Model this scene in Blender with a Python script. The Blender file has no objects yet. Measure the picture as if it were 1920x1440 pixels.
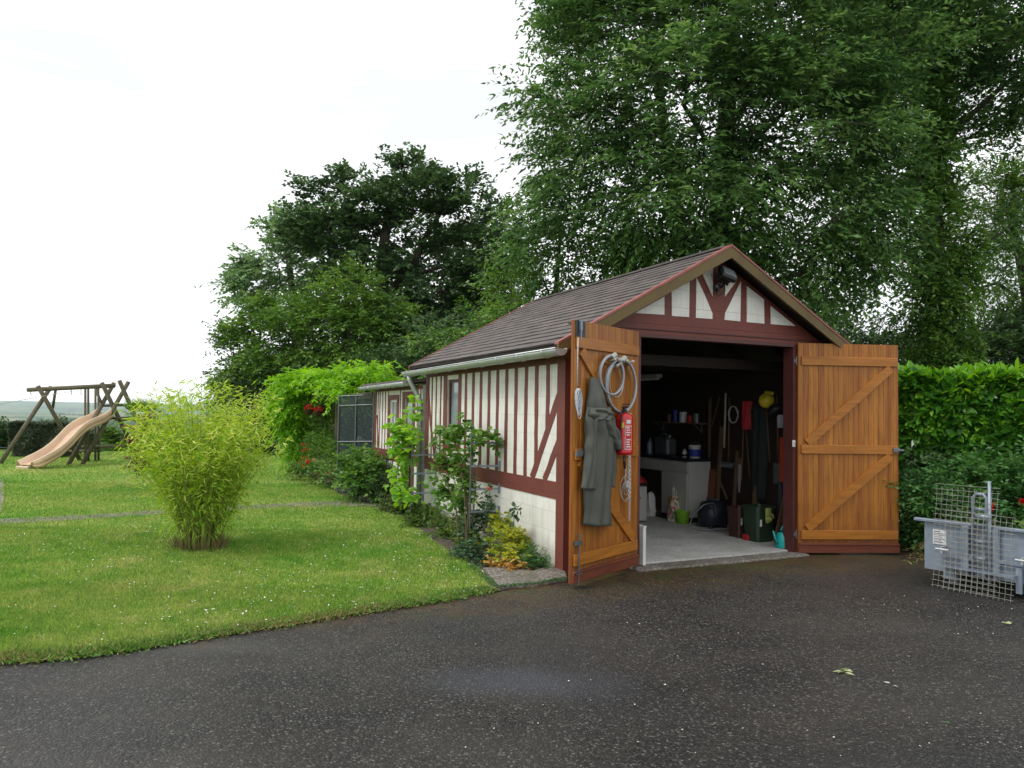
import bpy, math, random
import numpy as np
from mathutils import Vector, Matrix
R = math.radians
sc = bpy.context.scene
COL = sc.collection
random.seed(7)

# ---------------------------------------------------------------- camera, sky, sun
HAZE = 0.00008
CAMZ = 1.55
FPX = 1402.0
cam_d = bpy.data.cameras.new('camera')
cam = bpy.data.objects.new('camera', cam_d); COL.objects.link(cam)
cam_d.sensor_width = 36.0
cam_d.lens = FPX / 1920 * 36
cam_d.clip_start = 0.05
cam_d.clip_end = 60000
CM = Matrix.Translation((0, 0, CAMZ)) @ Matrix.Rotation(R(90 + 2.12), 4, 'X') @ Matrix.Rotation(R(0.877), 4, 'Z')
cam.matrix_world = CM
sc.camera = cam

SUN_EL, SUN_AZ = 55, -115          # azimuth from +Y, clockwise; the sun stands behind cloud, to the left of the camera
w = bpy.data.worlds.new('World'); sc.world = w; w.use_nodes = True
nt = w.node_tree; nt.nodes.clear()
def wn(t, **k):
    n = nt.nodes.new(t)
    for a, b in k.items(): setattr(n, a, b)
    return n
out = wn('ShaderNodeOutputWorld')
sky = wn('ShaderNodeTexSky', sky_type='NISHITA', sun_disc=False)
sky.sun_elevation = R(SUN_EL); sky.sun_rotation = R(SUN_AZ)
bg1 = wn('ShaderNodeBackground'); bg1.inputs['Strength'].default_value = 0.1
bg2 = wn('ShaderNodeBackground'); bg2.inputs['Color'].default_value = (0.955, 0.98, 1.0, 1)
tc = wn('ShaderNodeTexCoord'); mp = wn('ShaderNodeMapping'); mp.inputs['Scale'].default_value = (1.5, 1.5, 6)
nz = wn('ShaderNodeTexNoise'); nz.inputs['Scale'].default_value = 1.6; nz.inputs['Detail'].default_value = 5
rp = wn('ShaderNodeValToRGB'); rp.color_ramp.elements[0].position = 0.36; rp.color_ramp.elements[1].position = 0.56
rp.color_ramp.elements[0].color = (0.93, 0.93, 0.93, 1); rp.color_ramp.elements[1].color = (0.99, 0.99, 0.99, 1)
rs = wn('ShaderNodeMapRange'); rs.inputs[1].default_value = 0.36; rs.inputs[2].default_value = 0.58; rs.inputs[3].default_value = 0.85; rs.inputs[4].default_value = 1.22
mx = wn('ShaderNodeMixShader')
L = nt.links.new
L(tc.outputs['Generated'], mp.inputs[0]); L(mp.outputs[0], nz.inputs[0]); L(nz.outputs[0], rp.inputs[0]); L(nz.outputs[0], rs.inputs[0])
L(rs.outputs[0], bg2.inputs['Strength']); L(sky.outputs[0], bg1.inputs[0]); L(rp.outputs[0], mx.inputs[0])
L(bg1.outputs[0], mx.inputs[1]); L(bg2.outputs[0], mx.inputs[2]); L(mx.outputs[0], out.inputs[0])

sd = bpy.data.lights.new('sun', 'SUN'); sd.energy = 1.5; sd.angle = R(18); sd.color = (1, 0.96, 0.9)
so = bpy.data.objects.new('sun', sd); COL.objects.link(so)
az, el = R(SUN_AZ), R(SUN_EL)
sdir = Vector((math.sin(az) * math.cos(el), math.cos(az) * math.cos(el), math.sin(el)))
so.rotation_euler = sdir.to_track_quat('Z', 'Y').to_euler(); so.location = (-20, -10, 40)

sc.view_settings.view_transform = 'Standard'; sc.view_settings.look = 'None'
sc.view_settings.exposure = 0.35; sc.view_settings.gamma = 1.0
sc.cycles.max_bounces = 6; sc.cycles.diffuse_bounces = 3; sc.cycles.glossy_bounces = 2
sc.cycles.transmission_bounces = 4; sc.cycles.transparent_max_bounces = 12; sc.cycles.volume_bounces = 3

# ---------------------------------------------------------------- measuring helpers (photo pixel -> place)
M3 = CM.to_3x3(); CO = Vector((0, 0, CAMZ))
def ray(px, py):
    return (M3 @ Vector(((px - 960) / FPX, (720 - py) / FPX, -1.0))).normalized()
def P(px, py, Y):
    d = ray(px, py); return CO + d * (Y / d.y)
def G(px, py, z=0.0):
    d = ray(px, py); return CO + d * ((z - CAMZ) / d.z)
def HIT(px, py, p, n):
    d = ray(px, py); return CO + d * ((p - CO).dot(n) / d.dot(n))

# ---------------------------------------------------------------- object helpers
def tag(o, label=None, cat=None, group=None, kind=None):
    if label: o['label'] = label
    if cat: o['category'] = cat
    if group: o['group'] = group
    if kind: o['kind'] = kind
    return o
def thing(name, label, cat, loc=(0, 0, 0), rz=0.0, group=None):
    o = bpy.data.objects.new(name, None); COL.objects.link(o)
    o.empty_display_size = 0.2
    o.location = loc; o.rotation_euler = (0, 0, rz)
    return tag(o, label, cat, group)
class MB:
    def __init__(s): s.v = []; s.f = []
    def add(s, vs, fs, M=None):
        b = len(s.v)
        for q in vs:
            q = Vector(q); s.v.append(tuple(M @ q) if M is not None else tuple(q))
        for f in fs: s.f.append(tuple(b + i for i in f))
        return s
    def box(s, c, d, M=None, bev=0.0):
        x, y, z = c; a, b, h = d[0] / 2, d[1] / 2, d[2] / 2
        if bev <= 0:
            vs = [(x + i * a, y + j * b, z + k * h) for k in (-1, 1) for j in (-1, 1) for i in (-1, 1)]
            return s.add(vs, [(0, 2, 3, 1), (4, 5, 7, 6), (0, 1, 5, 4), (2, 6, 7, 3), (0, 4, 6, 2), (1, 3, 7, 5)], M)
        bev = min(bev, a * .9, b * .9, h * .9)
        vs = []; idx = {}
        for i in (-1, 1):
            for j in (-1, 1):
                for k in (-1, 1):
                    for ax in range(3):
                        m = [bev, bev, bev]; m[ax] = 0
                        idx[(i, j, k, ax)] = len(vs)
                        vs.append((x + i * (a - m[0]), y + j * (b - m[1]), z + k * (h - m[2])))
        fs = []
        g = lambda i, j, k, ax: idx[(i, j, k, ax)]
        for i in (-1, 1):
            q = [g(i, -1, -1, 0), g(i, 1, -1, 0), g(i, 1, 1, 0), g(i, -1, 1, 0)]; fs.append(q if i > 0 else q[::-1])
            q = [g(-1, i, -1, 1), g(1, i, -1, 1), g(1, i, 1, 1), g(-1, i, 1, 1)]; fs.append(q[::-1] if i > 0 else q)
            q = [g(-1, -1, i, 2), g(1, -1, i, 2), g(1, 1, i, 2), g(-1, 1, i, 2)]; fs.append(q if i > 0 else q[::-1])
        for i in (-1, 1):
            for j in (-1, 1):
                q = [g(i, j, -1, 0), g(i, j, -1, 1), g(i, j, 1, 1), g(i, j, 1, 0)]; fs.append(q if i * j > 0 else q[::-1])
                q = [g(i, -1, j, 2), g(i, -1, j, 0), g(i, 1, j, 0), g(i, 1, j, 2)]; fs.append(q if i * j > 0 else q[::-1])
                q = [g(-1, i, j, 1), g(-1, i, j, 2), g(1, i, j, 2), g(1, i, j, 1)]; fs.append(q if i * j > 0 else q[::-1])
                for k in (-1, 1):
                    q = [g(i, j, k, 0), g(i, j, k, 1), g(i, j, k, 2)]; fs.append(q if i * j * k > 0 else q[::-1])
        return s.add(vs, fs, M)
    def tube(s, pts, r, n=8, cap=True, M=None):
        pts = [Vector(p) for p in pts]
        rr = r if isinstance(r, (list, tuple)) else [r] * len(pts)
        vs = []; fs = []; last = None
        for i, p in enumerate(pts):
            a = pts[max(i - 1, 0)]; b = pts[min(i + 1, len(pts) - 1)]
            t = (b - a)
            t = t.normalized() if t.length > 1e-9 else Vector((0, 0, 1))
            if last is None:
                u = t.cross(Vector((0, 0, 1)))
                if u.length < .05: u = t.cross(Vector((1, 0, 0)))
            else: u = last - t * last.dot(t)
            u = u.normalized() if u.length > 1e-6 else Vector((1, 0, 0))
            last = u; q = t.cross(u)
            for k in range(n):
                an = 2 * math.pi * k / n
                vs.append(p + (u * math.cos(an) + q * math.sin(an)) * rr[i])
        for i in range(len(pts) - 1):
            for k in range(n):
                k2 = (k + 1) % n
                fs.append((i * n + k, i * n + k2, (i + 1) * n + k2, (i + 1) * n + k))
        if cap:
            fs.append(tuple(range(n))[::-1]); fs.append(tuple((len(pts) - 1) * n + k for k in range(n)))
        return s.add(vs, fs, M)
    def bar(s, a, b, wd, th, up=(0, 0, 1), M=None):
        """square timber from a to b; wd measured across 'up' x dir, th along up"""
        a = Vector(a); b = Vector(b); t = (b - a).normalized(); up = Vector(up)
        x = t.cross(up).normalized(); y = x.cross(t).normalized()
        vs = []
        for p in (a, b):
            for i, j in ((-1, -1), (1, -1), (1, 1), (-1, 1)):
                vs.append(p + x * (i * wd / 2) + y * (j * th / 2))
        return s.add(vs, [(0, 1, 2, 3), (7, 6, 5, 4), (0, 4, 5, 1), (1, 5, 6, 2), (2, 6, 7, 3), (3, 7, 4, 0)], M)
    def lathe(s, prof, n=20, c=(0, 0, 0), M=None):
        vs = []; fs = []
        for r, z in prof:
            for k in range(n):
                a = 2 * math.pi * k / n; vs.append((c[0] + r * math.cos(a), c[1] + r * math.sin(a), c[2] + z))
        for i in range(len(prof) - 1):
            for k in range(n):
                k2 = (k + 1) % n; fs.append((i * n + k, i * n + k2, (i + 1) * n + k2, (i + 1) * n + k))
        fs.append(tuple(range(n))[::-1]); fs.append(tuple((len(prof) - 1) * n + k for k in range(n)))
        return s.add(vs, fs, M)
    def grid(s, fn, nu, nv, M=None, closed=False):
        vs = [fn(i / nu, j / nv) for j in range(nv + 1) for i in range(nu + 1)]
        fs = [(j * (nu + 1) + i, j * (nu + 1) + i + 1, (j + 1) * (nu + 1) + i + 1, (j + 1) * (nu + 1) + i) for j in range(nv) for i in range(nu)]
        return s.add(vs, fs, M)
    def prism(s, poly, ax, h0, h1):
        """polygon extruded along axis ax ('x','y','z') between h0 and h1; poly in the remaining two axes, in order"""
        def mk(p, h):
            return {'x': (h, p[0], p[1]), 'y': (p[0], h, p[1]), 'z': (p[0], p[1], h)}[ax]
        n = len(poly)
        vs = [mk(p, h0) for p in poly] + [mk(p, h1) for p in poly]
        fs = [tuple(range(n)), tuple(range(2 * n - 1, n - 1, -1))] + [(i, i + n, (i + 1) % n + n, (i + 1) % n) for i in range(n)]
        return s.add(vs, fs)
    def build(s, name, mat, parent=None, smooth=False, label=None, bevel=0.0, solid=0.0):
        me = bpy.data.meshes.new(name); me.from_pydata(s.v, [], s.f); me.update()
        if mat: me.materials.append(mat)
        if smooth:
            for p in me.polygons: p.use_smooth = True
        o = bpy.data.objects.new(name, me); COL.objects.link(o)
        import bmesh
        bm = bmesh.new(); bm.from_mesh(me); bmesh.ops.recalc_face_normals(bm, faces=bm.faces); bm.to_mesh(me); bm.free()
        if parent: o.parent = parent
        if solid:
            m = o.modifiers.new('solid', 'SOLIDIFY'); m.thickness = solid
        if bevel:
            m = o.modifiers.new('bevel', 'BEVEL'); m.width = bevel; m.segments = 2; m.limit_method = 'ANGLE'; m.angle_limit = R(40)
        if label: o['label'] = label
        return o

# ---------------------------------------------------------------- materials
def nmat(name):
    m = bpy.data.materials.new(name); m.use_nodes = True
    n = m.node_tree; b = n.nodes['Principled BSDF']
    return m, n, b, n.links.new
def node(n, t, **k):
    x = n.nodes.new(t)
    for a, b in k.items(): setattr(x, a, b)
    return x
def c4(c): return (c[0], c[1], c[2], 1)
def noise(n, L, vec, scale, detail=4, rough=.6):
    x = node(n, 'ShaderNodeTexNoise'); x.inputs['Scale'].default_value = scale
    x.inputs['Detail'].default_value = detail; x.inputs['Roughness'].default_value = rough
    if vec is not None: L(vec, x.inputs['Vector'])
    return x.outputs[0]
def ramp(n, L, src, stops):
    x = node(n, 'ShaderNodeValToRGB'); cr = x.color_ramp
    while len(cr.elements) < len(stops): cr.elements.new(.5)
    for e, (p, c) in zip(cr.elements, stops):
        e.position = p; e.color = c4(c) if hasattr(c, '__len__') else (c, c, c, 1)
    L(src, x.inputs[0]); return x.outputs[0]
def mix(n, L, fac, a, b, mode='MIX'):
    x = node(n, 'ShaderNodeMix', data_type='RGBA', blend_type=mode)
    for i, v in ((0, fac), (6, a), (7, b)):
        if hasattr(v, 'is_linked') or hasattr(v, 'node'): L(v, x.inputs[i])
        elif i == 0: x.inputs[0].default_value = v
        else: x.inputs[i].default_value = c4(v)
    return x.outputs[2]
def bumpn(n, L, b, h, strength=.3, dist=.01):
    x = node(n, 'ShaderNodeBump'); x.inputs['Strength'].default_value = strength; x.inputs['Distance'].default_value = dist
    L(h, x.inputs['Height']); L(x.outputs[0], b.inputs['Normal']); return x
def objc(n):
    return node(n, 'ShaderNodeTexCoord').outputs['Object']
def simple(name, col, rough=.6, metal=0.0, var=.18, scale=6, bump=.0, bscale=40, spec=.5):
    m, n, b, L = nmat(name); v = objc(n)
    f = noise(n, L, v, scale)
    dark = tuple(c * (1 - var) for c in col); lite = tuple(min(1, c * (1 + var)) for c in col)
    L(ramp(n, L, f, [(.3, dark), (.7, lite)]), b.inputs['Base Color'])
    b.inputs['Roughness'].default_value = rough; b.inputs['Metallic'].default_value = metal
    b.inputs['Specular IOR Level'].default_value = spec
    if bump: bumpn(n, L, b, noise(n, L, v, bscale, 3), bump, .004)
    return m
def siding(name, col, stain=(0.25, .22, .15), amt=.25, splash=False):
    """painted cement cladding: rows 0.195 m high, butt joints, a little dirt low down and in streaks"""
    m, n, b, L = nmat(name); v = objc(n)
    sp = node(n, 'ShaderNodeSeparateXYZ'); L(v, sp.inputs[0])
    ad = node(n, 'ShaderNodeMath', operation='ADD'); L(sp.outputs[0], ad.inputs[0]); L(sp.outputs[1], ad.inputs[1])
    cb = node(n, 'ShaderNodeCombineXYZ'); L(ad.outputs[0], cb.inputs[0]); L(sp.outputs[2], cb.inputs[1])
    br = node(n, 'ShaderNodeTexBrick'); L(cb.outputs[0], br.inputs['Vector'])
    br.inputs['Scale'].default_value = 1; br.inputs['Brick Width'].default_value = .30; br.inputs['Row Height'].default_value = .19
    br.inputs['Mortar Size'].default_value = .0015; br.inputs['Mortar Smooth'].default_value = .5; br.offset = .5
    br.inputs['Color1'].default_value = c4(col); br.inputs['Color2'].default_value = c4([c * .94 for c in col])
    br.inputs['Mortar'].default_value = c4([c * .6 for c in col])
    f = noise(n, L, v, 3.5, 6)
    st = ramp(n, L, f, [(.45, 0.0), (.75, amt)])
    cc = mix(n, L, st, br.outputs['Color'], stain)
    mq = node(n, 'ShaderNodeMapping'); L(v, mq.inputs[0]); mq.inputs['Scale'].default_value = (9, 9, .7)
    cc = mix(n, L, ramp(n, L, noise(n, L, mq.outputs[0], 1.6, 5, .65), [(.52, 0.0), (.78, .30)]), cc, [c * .45 for c in col])
    if splash:
        zz = node(n, 'ShaderNodeMath', operation='MULTIPLY_ADD'); L(noise(n, L, v, 5, 5, .7), zz.inputs[0]); zz.inputs[1].default_value = -.55; L(sp.outputs[2], zz.inputs[2])
        cc = mix(n, L, ramp(n, L, map_range(n, L, zz.outputs[0], -.28, .06), [(0, .55), (1, 0.0)]), cc, (.20, .20, .11))
    L(cc, b.inputs['Base Color'])
    b.inputs['Roughness'].default_value = .62
    bn = bumpn(n, L, b, br.outputs['Fac'], .8, -.004)
    b2 = node(n, 'ShaderNodeBump'); b2.inputs['Strength'].default_value = .15; b2.inputs['Distance'].default_value = .003
    L(noise(n, L, v, 90, 3), b2.inputs['Height']); L(b2.outputs[0], bn.inputs['Normal'])
    return m
def wood(name, c1, c2, rough=.5, sc_=(14, 14, 1.2), knots=True, spec=.4):
    m, n, b, L = nmat(name); v = objc(n)
    mp = node(n, 'ShaderNodeMapping'); L(v, mp.inputs[0]); mp.inputs['Scale'].default_value = sc_
    f = noise(n, L, mp.outputs[0], 2.2, 8, .65)
    col = ramp(n, L, f, [(.32, c2), (.55, c1), (.75, [min(1, c * 1.18) for c in c1])])
    big = noise(n, L, v, 1.1, 4)
    col = mix(n, L, ramp(n, L, big, [(.35, .0), (.75, .5)]), col, [c * .62 for c in c1])
    if knots:
        mk = node(n, 'ShaderNodeMapping'); L(v, mk.inputs[0]); mk.inputs['Scale'].default_value = (6, 6, 2.6)
        vo = node(n, 'ShaderNodeTexVoronoi'); L(mk.outputs[0], vo.inputs['Vector']); vo.inputs['Scale'].default_value = 1.5
        k = ramp(n, L, vo.outputs['Distance'], [(.0, .85), (.075, 0)])
        col = mix(n, L, k, col, [c * .25 for c in c1])
    L(col, b.inputs['Base Color']); b.inputs['Roughness'].default_value = rough
    b.inputs['Specular IOR Level'].default_value = spec
    bumpn(n, L, b, f, .12, .003)
    return m
def leafmat(name, cols, transl=.35, rough=.45, hue=None, spec=.35):
    m, n, b, L = nmat(name)
    a = node(n, 'ShaderNodeAttribute', attribute_name='rnd')
    c_ = node(n, 'ShaderNodeAttribute', attribute_name='clu')
    k = len(cols)
    ma = node(n, 'ShaderNodeMath', operation='MULTIPLY'); L(a.outputs['Fac'], ma.inputs[0]); ma.inputs[1].default_value = .45
    mb = node(n, 'ShaderNodeMath', operation='MULTIPLY'); L(c_.outputs['Fac'], mb.inputs[0]); mb.inputs[1].default_value = .55
    ad = node(n, 'ShaderNodeMath', operation='ADD'); L(ma.outputs[0], ad.inputs[0]); L(mb.outputs[0], ad.inputs[1])
    col = ramp(n, L, ad.outputs[0], [(.18 + .64 * i / (k - 1), c) for i, c in enumerate(cols)])
    L(col, b.inputs['Base Color']); b.inputs['Roughness'].default_value = rough
    b.inputs['Specular IOR Level'].default_value = spec
    tr = node(n, 'ShaderNodeBsdfTranslucent'); hs = node(n, 'ShaderNodeHueSaturation')
    hs.inputs['Value'].default_value = 1.5; hs.inputs['Saturation'].default_value = 1.1; hs.inputs['Hue'].default_value = .485
    L(col, hs.inputs['Color']); L(hs.outputs[0], tr.inputs[0])
    ms = node(n, 'ShaderNodeMixShader'); ms.inputs[0].default_value = transl
    L(b.outputs[0], ms.inputs[1]); L(tr.outputs[0], ms.inputs[2])
    L(ms.outputs[0], n.nodes['Material Output'].inputs[0])
    return m

M = {}
def map_range(n, L, src, a, b_, c=0.0, d=1.0):
    x = node(n, 'ShaderNodeMapRange'); L(src, x.inputs[0])
    for i, q in zip((1, 2, 3, 4), (a, b_, c, d)): x.inputs[i].default_value = q
    return x.outputs[0]
def board_wood(name, c1, c2, red):
    """varnished boards: every board has its own tone, knots, darker varnish runs and a dirty reddish foot"""
    m = wood(name, c1, c2, .40); n = m.node_tree; b = n.nodes['Principled BSDF']; L = n.links.new
    src = b.inputs['Base Color'].links[0].from_socket; v = objc(n)
    sp = node(n, 'ShaderNodeSeparateXYZ'); L(v, sp.inputs[0])
    dv = node(n, 'ShaderNodeMath', operation='DIVIDE'); L(sp.outputs[0], dv.inputs[0]); dv.inputs[1].default_value = .0575
    fl = node(n, 'ShaderNodeMath', operation='FLOOR'); L(dv.outputs[0], fl.inputs[0])
    wn_ = node(n, 'ShaderNodeTexWhiteNoise', noise_dimensions='1D'); L(fl.outputs[0], wn_.inputs['W'])
    hs = node(n, 'ShaderNodeHueSaturation'); L(src, hs.inputs['Color']); L(map_range(n, L, wn_.outputs['Value'], 0, 1, .84, 1.14), hs.inputs['Value']); L(map_range(n, L, wn_.outputs['Value'], 0, 1, .492, .508), hs.inputs['Hue'])
    mq = node(n, 'ShaderNodeMapping'); L(v, mq.inputs[0]); mq.inputs['Scale'].default_value = (12, 12, .8)
    c = mix(n, L, ramp(n, L, noise(n, L, mq.outputs[0], 1.3, 6, .7), [(.5, 0.0), (.75, .55)]), hs.outputs[0], [q * .45 for q in c1])
    zz = node(n, 'ShaderNodeMath', operation='MULTIPLY_ADD'); L(noise(n, L, v, 4, 5, .7), zz.inputs[0]); zz.inputs[1].default_value = -.7; L(sp.outputs[2], zz.inputs[2])
    c = mix(n, L, ramp(n, L, map_range(n, L, zz.outputs[0], -.30, .10), [(0, .75), (1, 0.0)]), c, red)
    L(c, b.inputs['Base Color']); return m
M['white'] = siding('white_cladding', (.77, .755, .70), splash=True)
M['red'] = siding('red_cladding', (.165, .038, .026), (.07, .02, .02), .4)
M['reddark'] = simple('dark_red_paint', (.085, .022, .018), .55, bump=.1)
M['pink'] = simple('faded_red_flashing', (.26, .078, .065), .5, var=.25, scale=5)
M['barge'] = wood('barge_board_wood', (.15, .10, .032), (.09, .06, .02), .6, (1, 1, 1), False)
M['door'] = board_wood('varnished_pine', (.385, .138, .018), (.22, .070, .009), (.13, .045, .018))
M['doorh'] = wood('varnished_pine_rail', (.41, .152, .020), (.26, .086, .010), .38, (1.2, 14, 14))
M['doorlow'] = wood('red_stained_pine', (.17, .045, .02), (.10, .028, .014), .5, (1.2, 14, 14), False)
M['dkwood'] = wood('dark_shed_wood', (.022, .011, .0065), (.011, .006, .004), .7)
M['oldwood'] = wood('old_tool_wood', (.13, .085, .04), (.08, .05, .025), .65, knots=False)
M['post'] = wood('weathered_round_timber', (.13, .11, .07), (.08, .075, .055), .8)
M['bark'] = simple('bark', (.055, .045, .033), .9, var=.4, scale=5, bump=.8, bscale=12)
M['stem'] = simple('plant_stem', (.09, .08, .03), .8, var=.3)
M['zinc'] = simple('zinc', (.50, .52, .53), .42, .55, .12, 8)
M['galv'] = simple('galvanised_steel', (.25, .30, .36), .45, .35, .14, 14)
M['galvdk'] = simple('dull_steel', (.16, .17, .18), .45, .7, .2, 14)
M['black'] = simple('black_plastic', (.012, .012, .013), .4)
M['glass'] = simple('window_glass', (.22, .27, .30), .08, .0, .1, 3, spec=1.0)
M['lampglass'] = simple('lamp_glass', (.09, .105, .11), .35, 0, .2, 3, spec=.4)
M['coat'] = simple('oilskin_cloth', (.070, .075, .060), .55, var=.14, scale=3, bump=.25, bscale=14)
M['extred'] = simple('extinguisher_red', (.50, .006, .012), .25, spec=.6, var=.06)
M['whitep'] = simple('white_plastic', (.62, .62, .60), .45, var=.06)
M['paper'] = simple('paper', (.70, .71, .71), .8, var=.04)
M['ink'] = simple('printed_ink', (.08, .08, .09), .7)
M['cablegrey'] = simple('grey_cable', (.34, .37, .40), .35, var=.2)
M['cablelt'] = simple('pale_cable', (.40, .40, .36), .4, var=.2)
M['cord'] = simple('blue_white_cord', (.50, .56, .62), .7, var=.3, scale=60)
M['rope'] = simple('rope', (.45, .42, .35), .9)
M['yellow'] = simple('yellow_plastic', (.62, .48, .02), .4)
M['redcloth'] = simple('red_cloth', (.36, .01, .015), .7)
M['orange'] = simple('orange_red_paint', (.40, .045, .015), .45)
M['apron'] = simple('apron_cloth', (.006, .013, .011), .8)
M['navy'] = simple('navy_plastic', (.010, .014, .025), .45)
M['brownp'] = simple('brown_plastic', (.05, .018, .013), .45)
M['greenp'] = simple('dark_green_plastic', (.016, .036, .018), .45)
M['teal'] = simple('teal_plastic', (.01, .36, .34), .35)
M['bluelab'] = simple('blue_label', (.02, .04, .30), .5)
M['cream'] = simple('cream_laminate', (.42, .42, .39), .5, var=.06)
M['lime'] = simple('lime_plastic', (.22, .48, .03), .5)
M['slide'] = simple('faded_slide_plastic', (.56, .38, .25), .45, var=.1, scale=3)
M['slided'] = simple('slide_edge_plastic', (.62, .49, .33), .45, var=.1, scale=3)

def patterned(name, cols, scale):
    m, n, b, L = nmat(name); v = objc(n)
    vo = node(n, 'ShaderNodeTexVoronoi'); vo.inputs['Scale'].default_value = scale; L(v, vo.inputs['Vector'])
    sp = node(n, 'ShaderNodeSeparateColor'); L(vo.outputs['Color'], sp.inputs[0])
    L(ramp(n, L, sp.outputs[0], [((i + .5) / len(cols), c) for i, c in enumerate(cols)]), b.inputs['Base Color'])
    b.inputs['Roughness'].default_value = .5
    return m
M['flowerbag'] = patterned('printed_bag', [(.5, .5, .5), (.45, .05, .15), (.1, .25, .06), (.55, .3, .05), (.55, .5, .45)], 26)

# asphalt -----------------------------------------------------------------
def asphalt():
    m, n, b, L = nmat('asphalt'); v = objc(n)
    f1 = noise(n, L, v, 95, 2, .7)
    vo = node(n, 'ShaderNodeTexVoronoi'); vo.inputs['Scale'].default_value = 85; L(v, vo.inputs['Vector'])
    sp = node(n, 'ShaderNodeSeparateColor'); L(vo.outputs['Color'], sp.inputs[0])
    stone = ramp(n, L, sp.outputs[0], [(0, (.010, .0095, .0095)), (.5, (.024, .0225, .022)), (.78, (.052, .048, .044)), (.93, (.105, .097, .090)), (1, (.22, .21, .19))])
    fine_ = noise(n, L, v, 22, 5, .75)
    gap = ramp(n, L, vo.outputs['Distance'], [(.25, 1.0), (.62, .35)])
    col = mix(n, L, 1.0, stone, gap, 'MULTIPLY')
    col = mix(n, L, ramp(n, L, fine_, [(.34, .40), (.55, 0.0)]), col, (.010, .0095, .009))
    mot = noise(n, L, v, 1.9, 6, .7)
    col = mix(n, L, ramp(n, L, mot, [(.42, .0), (.68, .26)]), col, (.062, .050, .038))
    patch = noise(n, L, v, .55, 5, .55)
    col = mix(n, L, ramp(n, L, patch, [(.42, 0.0), (.66, .28)]), col, (.075, .070, .064))
    wet = noise(n, L, v, .33, 3, .5)
    col = mix(n, L, ramp(n, L, wet, [(.50, 0.0), (.62, .45)]), col, (.024, .024, .026))
    for cx_, cy_, rx_, ry_, amt_, cc_ in ((.1, 4.35, .75, .30, .5, (.058, .062, .078)), (-2.1, 4.9, 1.1, .22, .5, (.07, .068, .064)), (2.2, 3.1, 1.3, .5, .45, (.028, .028, .030)), (-1.4, 3.0, 1.2, .5, .4, (.08, .076, .07))):
        mm = node(n, 'ShaderNodeMapping'); L(v, mm.inputs[0]); mm.inputs['Location'].default_value = (-cx_ / rx_, -cy_ / ry_, 0); mm.inputs['Scale'].default_value = (1 / rx_, 1 / ry_, 0)
        ln_ = node(n, 'ShaderNodeVectorMath', operation='LENGTH'); L(mm.outputs[0], ln_.inputs[0])
        aq = node(n, 'ShaderNodeMath', operation='MULTIPLY_ADD'); L(noise(n, L, v, 2.6, 5, .65), aq.inputs[0]); aq.inputs[1].default_value = 1.1; L(ln_.outputs['Value'], aq.inputs[2])
        col = mix(n, L, ramp(n, L, map_range(n, L, aq.outputs[0], .75, 1.6), [(0, amt_), (1, 0.0)]), col, cc_)
    # moss and rust-brown film in front of the garage: it grows in a belt along the threshold
    sx = node(n, 'ShaderNodeSeparateXYZ'); L(v, sx.inputs[0])
    dot = node(n, 'ShaderNodeVectorMath', operation='DOT_PRODUCT'); L(v, dot.inputs[0]); dot.inputs[1].default_value = (-.4243, .9055, 0)
    ad = node(n, 'ShaderNodeMath', operation='MULTIPLY_ADD'); L(noise(n, L, v, 1.6, 6, .65), ad.inputs[0]); ad.inputs[1].default_value = 1.9; L(dot.outputs['Value'], ad.inputs[2])
    belt = ramp(n, L, map_range(n, L, ad.outputs[0], 6.1, 7.15), [(0, 0.0), (1, 1.0)])
    br = ramp(n, L, noise(n, L, v, 2.4, 6, .7), [(.38, (.040, .040, .012)), (.5, (.12, .062, .012)), (.60, (.075, .085, .018))])
    fm = node(n, 'ShaderNodeMath', operation='MULTIPLY'); L(belt, fm.inputs[0]); fm.inputs[1].default_value = .72
    fn = node(n, 'ShaderNodeMath', operation='MULTIPLY'); L(fm.outputs[0], fn.inputs[0]); L(ramp(n, L, noise(n, L, v, 14, 5, .7), [(.3, .35), (.6, 1.0)]), fn.inputs[1])
    col = mix(n, L, fn.outputs[0], col, br)
    L(col, b.inputs['Base Color'])
    L(ramp(n, L, wet, [(.45, .62), (.7, .42)]), b.inputs['Roughness'])
    b.inputs['Specular IOR Level'].default_value = .30
    bn = bumpn(n, L, b, vo.outputs['Distance'], .9, -.006)
    b2 = node(n, 'ShaderNodeBump'); b2.inputs['Strength'].default_value = .3; b2.inputs['Distance'].default_value = .02
    L(noise(n, L, v, 6, 4), b2.inputs['Height']); L(b2.outputs[0], bn.inputs['Normal'])
    return m
M['asphalt'] = asphalt()

def grass_color(n, L, v):
    a = noise(n, L, v, .55, 5, .6); c = noise(n, L, v, 3.2, 5, .6)
    col = ramp(n, L, a, [(.36, (.085, .275, .022)), (.48, (.20, .335, .05)), (.62, (.34, .40, .10))])
    col2 = ramp(n, L, c, [(.35, (.11, .27, .025)), (.58, (.26, .355, .065)), (.74, (.46, .43, .18))])
    col = mix(n, L, .5, col, col2)
    dry = noise(n, L, v, 1.15, 6, .68)
    return mix(n, L, ramp(n, L, dry, [(.58, 0.0), (.72, .5)]), col, (.50, .44, .19))
def lawn_mat():
    m, n, b, L = nmat('lawn_turf'); v = objc(n)
    col = grass_color(n, L, v)
    fine = noise(n, L, v, 60, 4, .7)
    col = mix(n, L, ramp(n, L, fine, [(.35, .55), (.6, 0.0)]), col, (.05, .075, .015))
    L(col, b.inputs['Base Color']); b.inputs['Roughness'].default_value = .9; b.inputs['Specular IOR Level'].default_value = .15
    bumpn(n, L, b, fine, .8, .02)
    return m
M['lawn'] = lawn_mat()
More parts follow.
